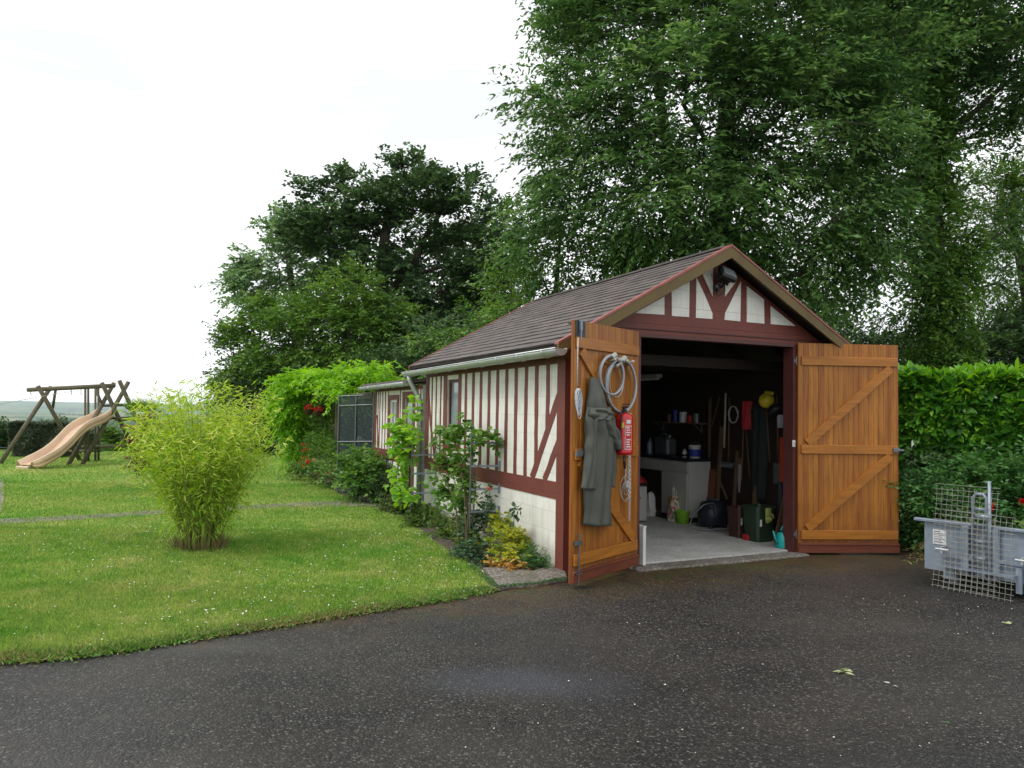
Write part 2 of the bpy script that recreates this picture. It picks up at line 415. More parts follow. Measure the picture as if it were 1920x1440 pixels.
def blade_mat():
    m, n, b, L = nmat('grass_blade'); g = node(n, 'ShaderNodeNewGeometry')
    col = grass_color(n, L, g.outputs['Position'])
    a = node(n, 'ShaderNodeAttribute', attribute_name='rnd')
    hs = node(n, 'ShaderNodeHueSaturation'); L(col, hs.inputs['Color'])
    L(map_range(n, L, a.outputs['Fac'], 0, 1, .65, 1.6), hs.inputs['Value']); L(map_range(n, L, a.outputs['Fac'], 0, 1, .525, .475), hs.inputs['Hue'])
    L(hs.outputs[0], b.inputs['Base Color']); b.inputs['Roughness'].default_value = .6; b.inputs['Specular IOR Level'].default_value = .25
    tr = node(n, 'ShaderNodeBsdfTranslucent'); L(hs.outputs[0], tr.inputs[0])
    ms = node(n, 'ShaderNodeMixShader'); ms.inputs[0].default_value = .3
    L(b.outputs[0], ms.inputs[1]); L(tr.outputs[0], ms.inputs[2]); L(ms.outputs[0], n.nodes['Material Output'].inputs[0])
    return m
M['blade'] = blade_mat()
def gravel(name, c1, c2, c3, scale=60):
    m, n, b, L = nmat(name); v = objc(n)
    vo = node(n, 'ShaderNodeTexVoronoi'); vo.inputs['Scale'].default_value = scale; L(v, vo.inputs['Vector'])
    sp = node(n, 'ShaderNodeSeparateColor'); L(vo.outputs['Color'], sp.inputs[0])
    col = ramp(n, L, sp.outputs[0], [(0, c1), (.6, c2), (1, c3)])
    col = mix(n, L, ramp(n, L, noise(n, L, v, 2.5, 5), [(.45, 0.0), (.7, .6)]), col, (.05, .055, .02))
    L(col, b.inputs['Base Color']); b.inputs['Roughness'].default_value = .85
    bumpn(n, L, b, vo.outputs['Distance'], .6, -.006)
    return m
M['gravel'] = gravel('gravel_concrete', (.09, .078, .065), (.17, .15, .125), (.30, .27, .24), 55)
M['soil'] = gravel('soil', (.035, .026, .018), (.075, .058, .042), (.14, .11, .085), 40)
M['slab'] = gravel('path_slab', (.14, .125, .105), (.20, .18, .155), (.34, .31, .27), 30)
def floor_mat():
    m, n, b, L = nmat('concrete_floor'); v = objc(n)
    f = noise(n, L, v, 38, 5, .75); g_ = noise(n, L, v, 2.2, 6, .6)
    col = ramp(n, L, f, [(.32, (.10, .095, .085)), (.42, (.46, .45, .42)), (.7, (.62, .61, .58))])
    col = mix(n, L, ramp(n, L, g_, [(.42, 0.0), (.72, .55)]), col, (.16, .15, .13))
    L(col, b.inputs['Base Color']); b.inputs['Roughness'].default_value = .8
    bumpn(n, L, b, f, .3, .004); return m
M['floor'] = floor_mat()
def terrain_mat():
    m, n, b, L = nmat('valley_ground'); v = objc(n)
    vo = node(n, 'ShaderNodeTexVoronoi'); vo.inputs['Scale'].default_value = .0042; L(v, vo.inputs['Vector'])
    sp = node(n, 'ShaderNodeSeparateColor'); L(vo.outputs['Color'], sp.inputs[0])
    col = ramp(n, L, sp.outputs[0], [(0, (.05, .10, .02)), (.35, (.09, .15, .04)), (.6, (.16, .18, .06)), (.85, (.24, .21, .10)), (1, (.07, .12, .03))])
    woods = ramp(n, L, noise(n, L, v, .0035, 6, .62), [(.50, 0.0), (.55, 1.0)])
    col = mix(n, L, woods, col, (.018, .032, .012))
    ln_ = node(n, 'ShaderNodeVectorMath', operation='LENGTH'); L(v, ln_.inputs[0])
    col = mix(n, L, map_range(n, L, ln_.outputs['Value'], 50, 120), (.09, .15, .035), col)
    near = noise(n, L, v, 1.2, 5)
    col = mix(n, L, ramp(n, L, near, [(.4, 0.0), (.8, .3)]), col, (.05, .08, .02))
    L(col, b.inputs['Base Color']); b.inputs['Roughness'].default_value = .95; b.inputs['Specular IOR Level'].default_value = .1
    return m
M['terrain'] = terrain_mat()
def shingle():
    m, n, b, L = nmat('bitumen_shingle'); v = objc(n)
    mp = node(n, 'ShaderNodeMapping'); L(v, mp.inputs[0]); mp.inputs['Scale'].default_value = (1, 1, 1)
    sp = node(n, 'ShaderNodeSeparateXYZ'); L(v, sp.inputs[0])
    ax = node(n, 'ShaderNodeMath', operation='ABSOLUTE'); sb = node(n, 'ShaderNodeMath', operation='SUBTRACT'); L(sp.outputs[0], sb.inputs[0]); sb.inputs[1].default_value = 1.837
    L(sb.outputs[0], ax.inputs[0])
    cb = node(n, 'ShaderNodeCombineXYZ'); L(sp.outputs[1], cb.inputs[0]); L(ax.outputs[0], cb.inputs[1])
    br = node(n, 'ShaderNodeTexBrick'); L(cb.outputs[0], br.inputs['Vector']); br.inputs['Scale'].default_value = 1
    br.inputs['Brick Width'].default_value = .17; br.inputs['Row Height'].default_value = COURSE; br.inputs['Mortar Size'].default_value = .003
    br.inputs['Color1'].default_value = (.085, .072, .069, 1); br.inputs['Color2'].default_value = (.16, .128, .12, 1); br.inputs['Mortar'].default_value = (.02, .016, .015, 1)
    f = noise(n, L, v, 4, 5)
    col = mix(n, L, ramp(n, L, f, [(.4, 0.0), (.75, .5)]), br.outputs['Color'], (.12, .105, .10))
    L(mix(n, L, ramp(n, L, noise(n, L, v, 160, 2), [(.4, .0), (.6, .35)]), col, (.05, .044, .042)), b.inputs['Base Color'])
    b.inputs['Roughness'].default_value = .72
    bumpn(n, L, b, br.outputs['Fac'], .5, -.006); return m
COURSE = 0.128
M['shingle'] = shingle()
def netmat():
    m, n, b, L = nmat('shade_net'); v = objc(n)
    b.inputs['Base Color'].default_value = (.02, .035, .04, 1); b.inputs['Roughness'].default_value = .6
    tr = node(n, 'ShaderNodeBsdfTransparent'); ms = node(n, 'ShaderNodeMixShader'); ms.inputs[0].default_value = .72
    L(tr.outputs[0], ms.inputs[1]); L(b.outputs[0], ms.inputs[2]); L(ms.outputs[0], n.nodes['Material Output'].inputs[0])
    return m
M['net'] = netmat()

LF = {
 'ash': leafmat('ash_leaf', [(.022, .058, .018), (.056, .128, .036), (.105, .205, .060), (.19, .32, .10)], .38, rough=.5, spec=.3),
 'oak': leafmat('oak_leaf', [(.034, .072, .028), (.062, .122, .042), (.11, .195, .066)], .25, spec=.3),
 'pale': leafmat('pale_leaf', [(.13, .22, .09), (.19, .31, .13), (.26, .40, .17)], .3),
 'mid': leafmat('mid_leaf', [(.05, .12, .022), (.10, .21, .034), (.18, .31, .055)], .3),
 'dark': leafmat('dark_leaf', [(.012, .026, .012), (.020, .042, .018), (.03, .06, .022)], .15),
 'yellowgreen': leafmat('yellow_green_leaf', [(.09, .16, .02), (.15, .25, .03), (.22, .32, .05)], .4),
 'laurel': leafmat('laurel_leaf', [(.025, .09, .010), (.05, .17, .016), (.10, .28, .024)], .3, rough=.3, spec=.5),
 'laureltip': leafmat('laurel_new_leaf', [(.10, .28, .022), (.16, .38, .032), (.25, .47, .05)], .4, rough=.3, spec=.5),
 'bamboo': leafmat('bamboo_leaf', [(.14, .32, .018), (.29, .47, .035), (.46, .59, .08), (.66, .69, .20)], .4, rough=.45),
 'vine': leafmat('vine_leaf', [(.05, .13, .022), (.10, .22, .035), (.20, .35, .07)], .4),
 'vineb': leafmat('vine_young_leaf', [(.14, .34, .03), (.22, .46, .05), (.32, .52, .09)], .45),
 'wist': leafmat('wisteria_leaf', [(.12, .30, .02), (.20, .44, .03), (.32, .56, .06)], .45),
 'rose': leafmat('rose_leaf', [(.03, .07, .03), (.045, .10, .045), (.06, .13, .05)], .2),
 'gold': leafmat('gold_leaf', [(.14, .24, .03), (.34, .40, .04), (.54, .52, .07)], .4),
 'russet': leafmat('russet_leaf', [(.40, .20, .04), (.52, .28, .08), (.45, .34, .06)], .3),
 'cover': leafmat('ground_cover_leaf', [(.05, .11, .02), (.09, .17, .03), (.17, .23, .04)], .3),
 'herb': leafmat('herb_leaf', [(.04, .13, .03), (.06, .17, .04), (.09, .21, .05)], .3),
 'redleaf': leafmat('red_leaf', [(.07, .012, .015), (.13, .02, .025), (.20, .03, .035)], .3),
 'redfl': leafmat('red_petal', [(.50, .012, .008), (.62, .02, .012), (.7, .05, .03)], .2),
 'whitefl': leafmat('white_petal', [(.62, .62, .62), (.75, .75, .73), (.82, .82, .8)], .2),
 'orangefl': leafmat('orange_petal', [(.7, .2, .08), (.8, .3, .15), (.85, .4, .2)], .2),
 'stackhedge': leafmat('clipped_hedge_leaf', [(.035, .055, .03), (.06, .085, .045), (.11, .13, .075)], .15),
 'palecut': leafmat('wilted_pale_leaf', [(.30, .38, .14), (.42, .50, .24), (.52, .58, .34)], .3),
 'drygrass': leafmat('dry_grass', [(.20, .18, .06), (.28, .24, .09), (.34, .28, .13)], .3),
}

# ---------------------------------------------------------------- foliage
def leaf_object(name, base, d, nrm, Ln, Wd, rnd, clu, mat, parent=None, fold=.0, mid=.42, rounded=False):
    n = len(base)
    d = d / (np.linalg.norm(d, axis=1, keepdims=True) + 1e-9)
    s = np.cross(d, nrm); s /= (np.linalg.norm(s, axis=1, keepdims=True) + 1e-9)
    up = np.cross(s, d)
    Ln = Ln[:, None]; Wd = Wd[:, None]
    if rounded:
        K = 6; v = np.empty((n, 6, 3), dtype=np.float32)
        v[:, 0] = base
        v[:, 1] = base + d * Ln * .28 + s * Wd * .42 + up * Wd * fold
        v[:, 2] = base + d * Ln * .68 + s * Wd * .46 + up * (Wd * fold - Ln * .03)
        v[:, 3] = base + d * Ln - up * Ln * .12
        v[:, 4] = base + d * Ln * .68 - s * Wd * .46 + up * (Wd * fold - Ln * .03)
        v[:, 5] = base + d * Ln * .28 - s * Wd * .42 + up * Wd * fold
    else:
        K = 4; v = np.empty((n, 4, 3), dtype=np.float32)
        v[:, 0] = base
        v[:, 1] = base + d * Ln * mid + s * Wd * .5 + up * Wd * fold
        v[:, 2] = base + d * Ln - up * Ln * .12
        v[:, 3] = base + d * Ln * mid - s * Wd * .5 + up * Wd * fold
    me = bpy.data.meshes.new(name)
    me.vertices.add(n * K); me.vertices.foreach_set('co', v.ravel())
    me.loops.add(n * K); me.loops.foreach_set('vertex_index', np.arange(n * K, dtype=np.int32))
    me.polygons.add(n); me.polygons.foreach_set('loop_start', np.arange(0, n * K, K, dtype=np.int32))
    me.polygons.foreach_set('loop_total', np.full(n, K, dtype=np.int32))
    a = me.attributes.new('rnd', 'FLOAT', 'FACE'); a.data.foreach_set('value', rnd.astype(np.float32))
    a = me.attributes.new('clu', 'FLOAT', 'FACE'); a.data.foreach_set('value', clu.astype(np.float32))
    me.update(calc_edges=True)
    me.materials.append(mat)
    o = bpy.data.objects.new(name, me); COL.objects.link(o)
    if parent: o.parent = parent
    return o
def unit(rng, n):
    v = rng.normal(size=(n, 3)); return v / np.linalg.norm(v, axis=1, keepdims=True)
def spray_leaves(rng, cen, rad, core, nspray, nleaf, Ln, Wd, droop=.5, flat=.6, slen=.6, zup=.25):
    """leaves set along short arching sprays that radiate from each cluster centre, away from the crown's core"""
    nc = len(cen); S = nc * nspray
    ci = np.repeat(np.arange(nc), nspray)
    off = unit(rng, S) * (rng.random((S, 1)) ** .5)
    off[:, 2] *= flat
    outw = cen[ci] - core; outw /= (np.linalg.norm(outw, axis=1, keepdims=True) + 1e-6)
    sd = off + outw * .7 + rng.normal(size=(S, 3)) * .35; sd[:, 2] += zup
    sd /= np.linalg.norm(sd, axis=1, keepdims=True)
    sb = cen[ci] + off * rad[ci][:, None] * .75
    sl = slen * rad[ci] * (.6 + .7 * rng.random(S))
    N = S * nleaf; si = np.repeat(np.arange(S), nleaf)
    t = np.tile((np.arange(nleaf) + .5) / nleaf, S) + rng.normal(size=N) * .04
    pos = sb[si] + sd[si] * (t * sl[si])[:, None]
    pos[:, 2] -= droop * (t ** 2) * sl[si]
    side = np.cross(sd[si], np.array([0, 0, 1.0])); side /= (np.linalg.norm(side, axis=1, keepdims=True) + 1e-6)
    sg = np.where(np.tile(np.arange(nleaf), S) % 2 == 0, 1.0, -1.0)[:, None]
    d = sd[si] * .7 + side * sg * .9 + rng.normal(size=(N, 3)) * .3
    d[:, 2] -= droop * (.35 + t * .6)
    nrm = rng.normal(size=(N, 3)) * .45; nrm[:, 2] += 1.0
    return pos, d, nrm, Ln * (.65 + .7 * rng.random(N)), Wd * (.7 + .6 * rng.random(N)), rng.random(N), np.clip(.5 + .30 * rng.normal(size=nc), 0, 1)[ci][si]
DM = 1.0
def lobe_points(rng, lobes, dens, shell=.45):
    """lobes: (centre xyz, (rx,ry,rz)); dens clusters per m3-ish"""
    out_ = []
    for c, r in lobes:
        k = max(3, int(DM * dens * r[0] * r[1] * r[2] * 4.2))
        u = unit(rng, k); rr = shell + (1 - shell) * rng.random((k, 1)) ** .6
        out_.append(np.array(c)[None] + u * rr * np.array(r)[None])
    return np.concatenate(out_)
def branches(rng, trunk, cen, parent, mat, r0=.011, name='branch', minr=.008, expo=.5, n_side=5, keep=1.0):
    """limbs that grow from the trunk polyline to every cluster, thickness from the number of twigs they feed"""
    nodes = [Vector(p) for p in trunk]; par = [-1] + list(range(len(trunk) - 1))
    nt_ = len(nodes)
    order = np.argsort([min((Vector(c) - p).length for p in nodes) for c in cen])
    arr = [tuple(p) for p in nodes]
    for i in order:
        if rng.random() > keep: continue
        c = cen[i]; A = np.array(arr)
        dd = np.linalg.norm(A - c, axis=1) + np.maximum(0, A[:, 2] - c[2] + .1) * 1.3 
        j = int(np.argmin(dd)); a = Vector(arr[j]); b = Vector(c)
        ln = (b - a).length; k = max(1, min(4, int(ln / .8)))
        prev = j
        for q in range(1, k + 1):
            t = q / k; p = a.lerp(b, t)
            if q < k: p += Vector(rng.normal(size=3)) * .08 * ln / k + Vector((0, 0, .08 * ln * math.sin(math.pi * t)))
            arr.append(tuple(p)); par.append(prev); prev = len(arr) - 1
    cnt = [0.0] * len(arr)
    child = [0] * len(arr)
    for i in range(len(arr) - 1, -1, -1):
        if child[i] == 0: cnt[i] += 1
        if par[i] >= 0: cnt[par[i]] += cnt[i]; child[par[i]] += 1
    mb = MB()
    for i in range(nt_, len(arr)):
        p = par[i]; r1 = max(minr, r0 * cnt[p] ** expo); r2 = max(minr, r0 * cnt[i] ** expo)
        if p < nt_: r1 = min(r1, r2 * 1.25)
        r1 = min(r1, r2 * 1.6)
        mb.tube([arr[p], arr[i]], [r1, r2], n_side if r2 > .03 else 4, cap=False)
    return mb
def tree(name, label, cat, base, trunk, lobes, leaf, dens=1.0, rad=.8, nspray=10, nleaf=10, Ln=.13, Wd=.05, droop=.5, flat=.6, slen=1.1,
         seed=1, group=None, trunk_r=(.3, .12), r0=.011, keep=1.0, extra_limbs=(), shell=.45):
    """base: world point of the foot; trunk & lobes given in world coordinates"""
    rng = np.random.default_rng(seed)
    b = Vector(base); root = thing(name, label, cat, b, 0, group)
    tr = [tuple(Vector(p) - b) for p in trunk]
    lb = [(tuple(Vector(c) - b), r) for c, r in lobes]
    cen = lobe_points(rng, lb, dens, shell)
    core = np.mean([c for c, r in lb], axis=0)
    rads = rad * (.7 + .6 * rng.random(len(cen)))
    args = spray_leaves(rng, cen, rads, core, nspray, nleaf, Ln, Wd, droop, flat, slen)
    leaf_object('crown', *args, LF[leaf], root)
    mb = branches(rng, tr, cen, root, M['bark'], r0, keep=keep)
    mb.build('limbs', M['bark'], root, smooth=True)
    t = MB(); k = len(tr)
    rr = [trunk_r[0] + (trunk_r[1] - trunk_r[0]) * i / (k - 1) for i in range(k)]; rr[0] *= 1.35
    t.tube(tr, rr, 10)
    for pts, r1, r2 in extra_limbs:
        q = [tuple(Vector(p) - b) for p in pts]
        t.tube(q, [r1 + (r2 - r1) * i / (len(q) - 1) for i in range(len(q))], 8)
    t.build('trunk', M['bark'], root, smooth=True)
    return root
def shrub(name, label, cat, base, lobes, leaf, dens=40, rad=.18, nspray=5, nleaf=6, Ln=.06, Wd=.03, droop=.3, flat=.8, slen=1.0, seed=1,
          group=None, shell=.3, stems=6, stem_r=.006, part='foliage', extra=None, zup=.3, rounded=False):
    rng = np.random.default_rng(seed)
    b = Vector(base); root = thing(name, label, cat, b, 0, group)
    lb = [(tuple(Vector(c) - b), r) for c, r in lobes]
    cen = lobe_points(rng, lb, dens, shell)
    cen = cen[cen[:, 2] > .02]
    rads = rad * (.7 + .6 * rng.random(len(cen)))
    core = np.mean([c for c, r in lb], axis=0); core[2] -= .1
    a = spray_leaves(rng, cen, rads, core, nspray, nleaf, Ln, Wd, droop, flat, slen, zup)
    k = a[0][:, 2] > .005
    leaf_object(part, *[q[k] for q in a], LF[leaf], root, rounded=rounded)
    if stems:
        mb = MB()
        for i in range(stems):
            c = cen[rng.integers(len(cen))]; s0 = Vector((rng.normal() * .04, rng.normal() * .04, 0))
            m_ = Vector((c[0] * .4, c[1] * .4, c[2] * .6))
            mb.tube([s0, m_, Vector(c)], [stem_r, stem_r * .8, stem_r * .4], 5, cap=False)
        mb.build('stem', M['stem'], root)
    return root

# ================================================================ THE GROUND
def hgt(x, y):
    """the garden is level; past its edge the land drops into a wide valley and rises again to far hills"""
    d = y - 25.5 - max(0, x + 4) * 1.0 + (0 if y > 0 else 0)
    d = max(d, 0) if y > 0 else 0
    z = -min(70, d * .11)
    if y > 500:
        z += 14 * math.sin(x * .0023 + 1) * math.sin(y * .0017) + 7 * math.sin(x * .006 + y * .004)
    if y > 5000:
        k = min(1, (y - 5000) / 5000); z += k * (92 + 26 * math.sin(x * .00055 + .6) + 12 * math.sin(x * .0017))
    return z
xs = sorted(set([-16000, -12000, -9000] + [round(-60 - 1.22 ** i * 20, 1) for i in range(25)] + [-60 + 4 * i for i in range(31)] + [round(60 + 1.35 ** i * 20, 1) for i in range(22)]))
xs = [x for x in xs if -16000 <= x <= 16000]
ys = [-60, -20, 0, 10, 18, 22, 25.5, 28, 31, 35, 40, 50, 65, 90, 130, 200, 300, 420, 500] + [500 + 60 * i for i in range(1, 20)] + [1700 + 200 * i for i in range(1, 17)] + [4900 + 500 * i for i in range(1, 22)]
g = MB(); g.v = [(x, y, hgt(x, y) - .012) for y in ys for x in xs]
nx = len(xs)
g.f = [(j * nx + i, j * nx + i + 1, (j + 1) * nx + i + 1, (j + 1) * nx + i) for j in range(len(ys) - 1) for i in range(nx - 1)]
tag(g.build('terrain', M['terrain'], smooth=True), kind='structure')

def sheet(name, pts, z, mat, kind='structure', th=0.0):
    m = MB(); q = [(p[0], p[1]) for p in pts]
    m.prism(q, 'z', z - max(th, .003), z)
    return tag(m.build(name, mat), kind=kind)
def gpts(*px): return [G(a, b) for a, b in px]
def rough_line(pts, step=.12, amp=.02, seed=3, low=0.0):
    rr = random.Random(seed); o_ = []
    for a, b in zip(pts[:-1], pts[1:]):
        n = max(1, int((b - a).length / step)); nn = Vector((-(b - a).y, (b - a).x, 0)).normalized()
        for i in range(n):
            p = a.lerp(b, i / n); o_.append(p + nn * (rr.gauss(0, amp) + low * (math.sin(p.x * 7 + seed) + math.sin(p.x * 2.9 + p.y * 3) + .6 * math.sin(p.x * 17))))
    o_.append(pts[-1]); return o_
drive = [Vector((-14, -6, 0)), Vector((16, -6, 0)), Vector((16, 9.3, 0)), Vector((4.7, 9.3, 0)), Vector((.6, 7.35, 0)), Vector((-3, 7.4, 0)), Vector((-14, 6, 0))]
sheet('driveway', drive, .0, M['asphalt'])
EDGE = gpts((-260, 1262), (0, 1238), (120, 1232), (250, 1216), (430, 1186), (560, 1166), (700, 1144), (830, 1124), (920, 1106))
edge = rough_line(EDGE, .05, .018, 3, .022)
RIGHT = gpts((900, 1075), (855, 1045), (800, 1005), (745, 965), (700, 952), (655, 938), (600, 905), (560, 885), (535, 868), (500, 852))
right = rough_line(RIGHT, .2, .02, 5)
far = [Vector((-6, 25.2, 0)), Vector((-60, 25.2, 0)), Vector((-60, 4.0, 0))]
lawn_poly = edge + right + far
sheet('lawn', lawn_poly, .011, M['lawn'])
# garden path across the lawn, path slab beside the bed, soil of the bed, gravel apron
PATH = gpts((-200, 998), (0, 975), (150, 968), (300, 958), (480, 948), (600, 942), (700, 938)) 
PATH2 = gpts((705, 951), (600, 951), (480, 955), (300, 966), (150, 976), (0, 985), (-200, 1010))
sheet('garden_path', rough_line(PATH, .08, .022, 8) + rough_line(PATH2, .08, .022, 9), .015, M['gravel'])
sheet('side_path', gpts((-40, 905), (6, 900), (8, 930), (2, 962), (-60, 990)), .024, M['slab'])
def loc2w(t, s, z=0): return Vector((GX + .9055 * t - .4243 * s, GY + .4243 * t + .9055 * s, z))
C0 = G(1057, 1078); GX, GY = C0.x, C0.y
GROT = math.atan2(.4243, .9055)
bed = [G(925, 1112)] + rough_line(gpts((915, 1108), (880, 1070), (830, 1035), (770, 990), (700, 958), (650, 935), (600, 905), (545, 868)), .15, .015, 11) + [loc2w(.1, 10.5), loc2w(.1, 6.6), loc2w(.1, 0)]
sheet('flower_bed', bed, .010, M['soil'])
sheet('gravel_apron', rough_line(gpts((905, 1072), (950, 1070), (1000, 1078), (1030, 1070)), .1, .01, 4) + [loc2w(.02, .02)] + rough_line(gpts((1062, 1090), (1000, 1100), (935, 1106)), .08, .008, 6), .040, M['gravel'], th=.04)
sheet('stepping_slab', gpts((560, 884), (600, 884), (640, 906), (610, 908)), .028, M['slab'])

# ================================================================ THE GARAGE
gar = thing('timbered_garage', 'small half-timbered garage with slate-coloured shingle roof and its two wooden doors standing open', 'garage', (GX, GY, 0), GROT)
W_, D_, APX = 3.67, 4.2, 1.837
EZ, AZ = 2.19, 3.315                   # roof plane heights at eave (t=-.2) and ridge
SL = (AZ - EZ) / (APX + .2)
def roofz(t): return AZ - abs(t - APX) * SL
OP0, OP1, OPZ = .80, 2.96, 2.37
TH = .12
# left wall with window opening
WS0, WS1, WZ0, WZ1 = 2.88, 3.30, 1.12, 1.97
m = MB()
def side_wall(m, x0, x1, s0, s1, top, op=None):
    if op is None: m.box(((x0 + x1) / 2, (s0 + s1) / 2, top / 2), (x1 - x0, s1 - s0, top)); return
    a, b, z0, z1 = op; xc = (x0 + x1) / 2; xd = x1 - x0
    m.box((xc, (s0 + a) / 2, top / 2), (xd, a - s0, top)); m.box((xc, (b + s1) / 2, top / 2), (xd, s1 - b, top))
    m.box((xc, (a + b) / 2, z0 / 2), (xd, b - a, z0)); m.box((xc, (a + b) / 2, (z1 + top) / 2), (xd, b - a, top - z1))
side_wall(m, 0, .1, TH, D_, 2.23, (WS0, WS1, WZ0, WZ1))
m.build('side_wall', M['white'], gar)
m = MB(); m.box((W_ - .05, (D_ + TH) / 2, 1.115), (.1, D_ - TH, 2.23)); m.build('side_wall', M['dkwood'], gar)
# front wall: gable over the opening, two flanks
m = MB()
zt = lambda t: roofz(t) - .07
m.prism([(0, 0), (OP0, 0), (OP0, OPZ), (OP0, zt(OP0)), (0, zt(0))], 'y', 0, TH)
m.prism([(OP1, 0), (W_, 0), (W_, zt(W_)), (OP1, zt(OP1)), (OP1, OPZ)], 'y', 0, TH)
m.prism([(OP0, OPZ), (OP1, OPZ), (OP1, zt(OP1)), (APX, zt(APX)), (OP0, zt(OP0))], 'y', 0, TH)
m.build('front_wall', M['red'], gar)
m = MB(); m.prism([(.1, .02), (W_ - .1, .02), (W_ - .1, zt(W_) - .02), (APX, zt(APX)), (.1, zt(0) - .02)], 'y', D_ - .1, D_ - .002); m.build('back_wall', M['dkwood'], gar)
# red timber framing painted on the side wall (3 mm proud), with wavering hand-cut edges
rr = random.Random(5)
def strip(m, a, b, wd, x=-.004, n=9, jit=.005):
    """a,b = (s,z) ends"""
    a = Vector((a[0], a[1])); b = Vector((b[0], b[1])); d = (b - a).normalized(); nn = Vector((-d.y, d.x))
    Lp, Rp = [], []
    for i in range(n + 1):
        p = a.lerp(b, i / n); j1 = rr.uniform(-jit, jit); j2 = rr.uniform(-jit, jit)
        Lp.append(p + nn * (wd / 2 + j1)); Rp.append(p - nn * (wd / 2 + j2))
    vs = [(x, q.x, q.y) for q in Lp] + [(x, q.x, q.y) for q in Rp] + [(.0, q.x, q.y) for q in Lp] + [(.0, q.x, q.y) for q in Rp]
    k = n + 1
    fs = [(i, i + 1, k + i + 1, k + i) for i in range(n)] + [(i, i + 1, 2 * k + i + 1, 2 * k + i) for i in range(n)] + [(k + i, k + i + 1, 3 * k + i + 1, 3 * k + i) for i in range(n)]
    m.add(vs, fs)
m = MB()
BT, BB = 2.03, .87
m.box((-.003, D_ / 2, (BT + 2.23) / 2 - .001), (.01, D_ , 2.23 - BT))
m.box((-.003, D_ / 2, .785), (.01, D_, .17))
m.box((-.0045, .08, 1.07), (.013, .16, 2.15))
m.box((-.0045, 4.12, (BB + BT) / 2), (.013, .13, BT - BB - .004))
for k in range(10):
    s = .37 + .249 * k
    z0 = BB
    if k == 0: z0 = 1.36
    if k == 1: z0 = .98
    strip(m, (s, z0), (s, BT), .078)
strip(m, (.70, BB - .01), (.13, 1.72), .10, x=-.0052); strip(m, (.42, BB - .01), (.13, 1.27), .085, x=-.0058)
for s in (3.56, 3.75, 3.93): strip(m, (s, BB), (s, BT), .05)
strip(m, (4.08, 1.78), (3.97, 1.35), .07, x=-.0052); strip(m, (3.97, 1.36), (3.76, BB), .07, x=-.0058)
for s in (WS0 - .055, WS1 + .075): strip(m, (s, BB), (s, BT), .11 if s < 3 else .14, x=-.0055, jit=.002)
strip(m, (WS0 - .1, WZ0 - .05), (WS1 + .1, WZ0 - .05), .09, x=-.0062, jit=.002)
m.build('timber_frame', M['red'], gar)
# window
fr = MB()
for s in (WS0 + .02, WS1 - .02): fr.box((.05, s, (WZ0 + WZ1) / 2), (.05, .04, WZ1 - WZ0 - .002))
for z in (WZ0 + .02, WZ1 - .02): fr.box((.05, (WS0 + WS1) / 2, z), (.048, WS1 - WS0 - .08, .04))
wf = fr.build('window', M['reddark'], gar)
p_ = MB(); p_.box((.05, (WS0 + WS1) / 2, (WZ0 + WZ1) / 2), (.008, WS1 - WS0 - .08, WZ1 - WZ0 - .08)); p_.build('pane', M['glass'], wf)
# gable infill: cream panels between the timbers (traced heights, metres)
Z1 = lambda u, v: None
def gp(u, v):
    h = HIT(1020 + u * .3646, 440 + v * .3646, loc2w(0, 0, 0), Vector((.4243, -.9055, 0)))
    d = h - Vector((GX, GY, 0)); return (d.x * .9055 + d.y * .4243, h.z)
panels = [[(468, 403), (618, 318), (618, 412)], [(655, 290), (747, 243), (745, 424), (657, 418)], [(783, 220), (826, 312), (865, 405), (865, 434), (780, 428)],
          [(815, 205), (868, 172), (866, 318)], [(930, 250), (985, 243), (930, 318)], [(1012, 240), (1008, 446), (927, 438), (931, 402)],
          [(1042, 265), (1130, 333), (1132, 458), (1042, 450)], [(1165, 367), (1292, 470), (1165, 460)]]
m = MB()
for pl in panels: m.prism([gp(*q) for q in pl], 'y', -.005, .0)
m.build('infill_panel', M['white'], gar)
m = MB(); m.box((APX, -.004, OPZ + .045), (W_ - .02, .02, .012)); m.box(((OP0 + OP1) / 2, .05, OPZ - .02), (OP1 - OP0, .12, .04)); m.build('lintel', M['reddark'], gar)
m = MB(); m.box((OP1 - .015, .07, OPZ / 2 - .02), (.03, .15, OPZ - .04)); m.build('door_post', M['reddark'], gar)
m = MB(); m.box((OP0 + .03, .07, OPZ / 2 - .02), (.06, .15, OPZ - .04)); m.build('door_post', M['reddark'], gar)
m = MB(); m.box((W_ / 2, D_ / 2 + .02, .012), (W_ - .2, D_ - .1, .05)); m.build('floor', M['floor'], gar)
m = MB(); m.box(((OP0 + OP1) / 2, -.06, .008), (OP1 - OP0 + .1, .22, .034), bev=.012); m.build('threshold', M['gravel'], gar)
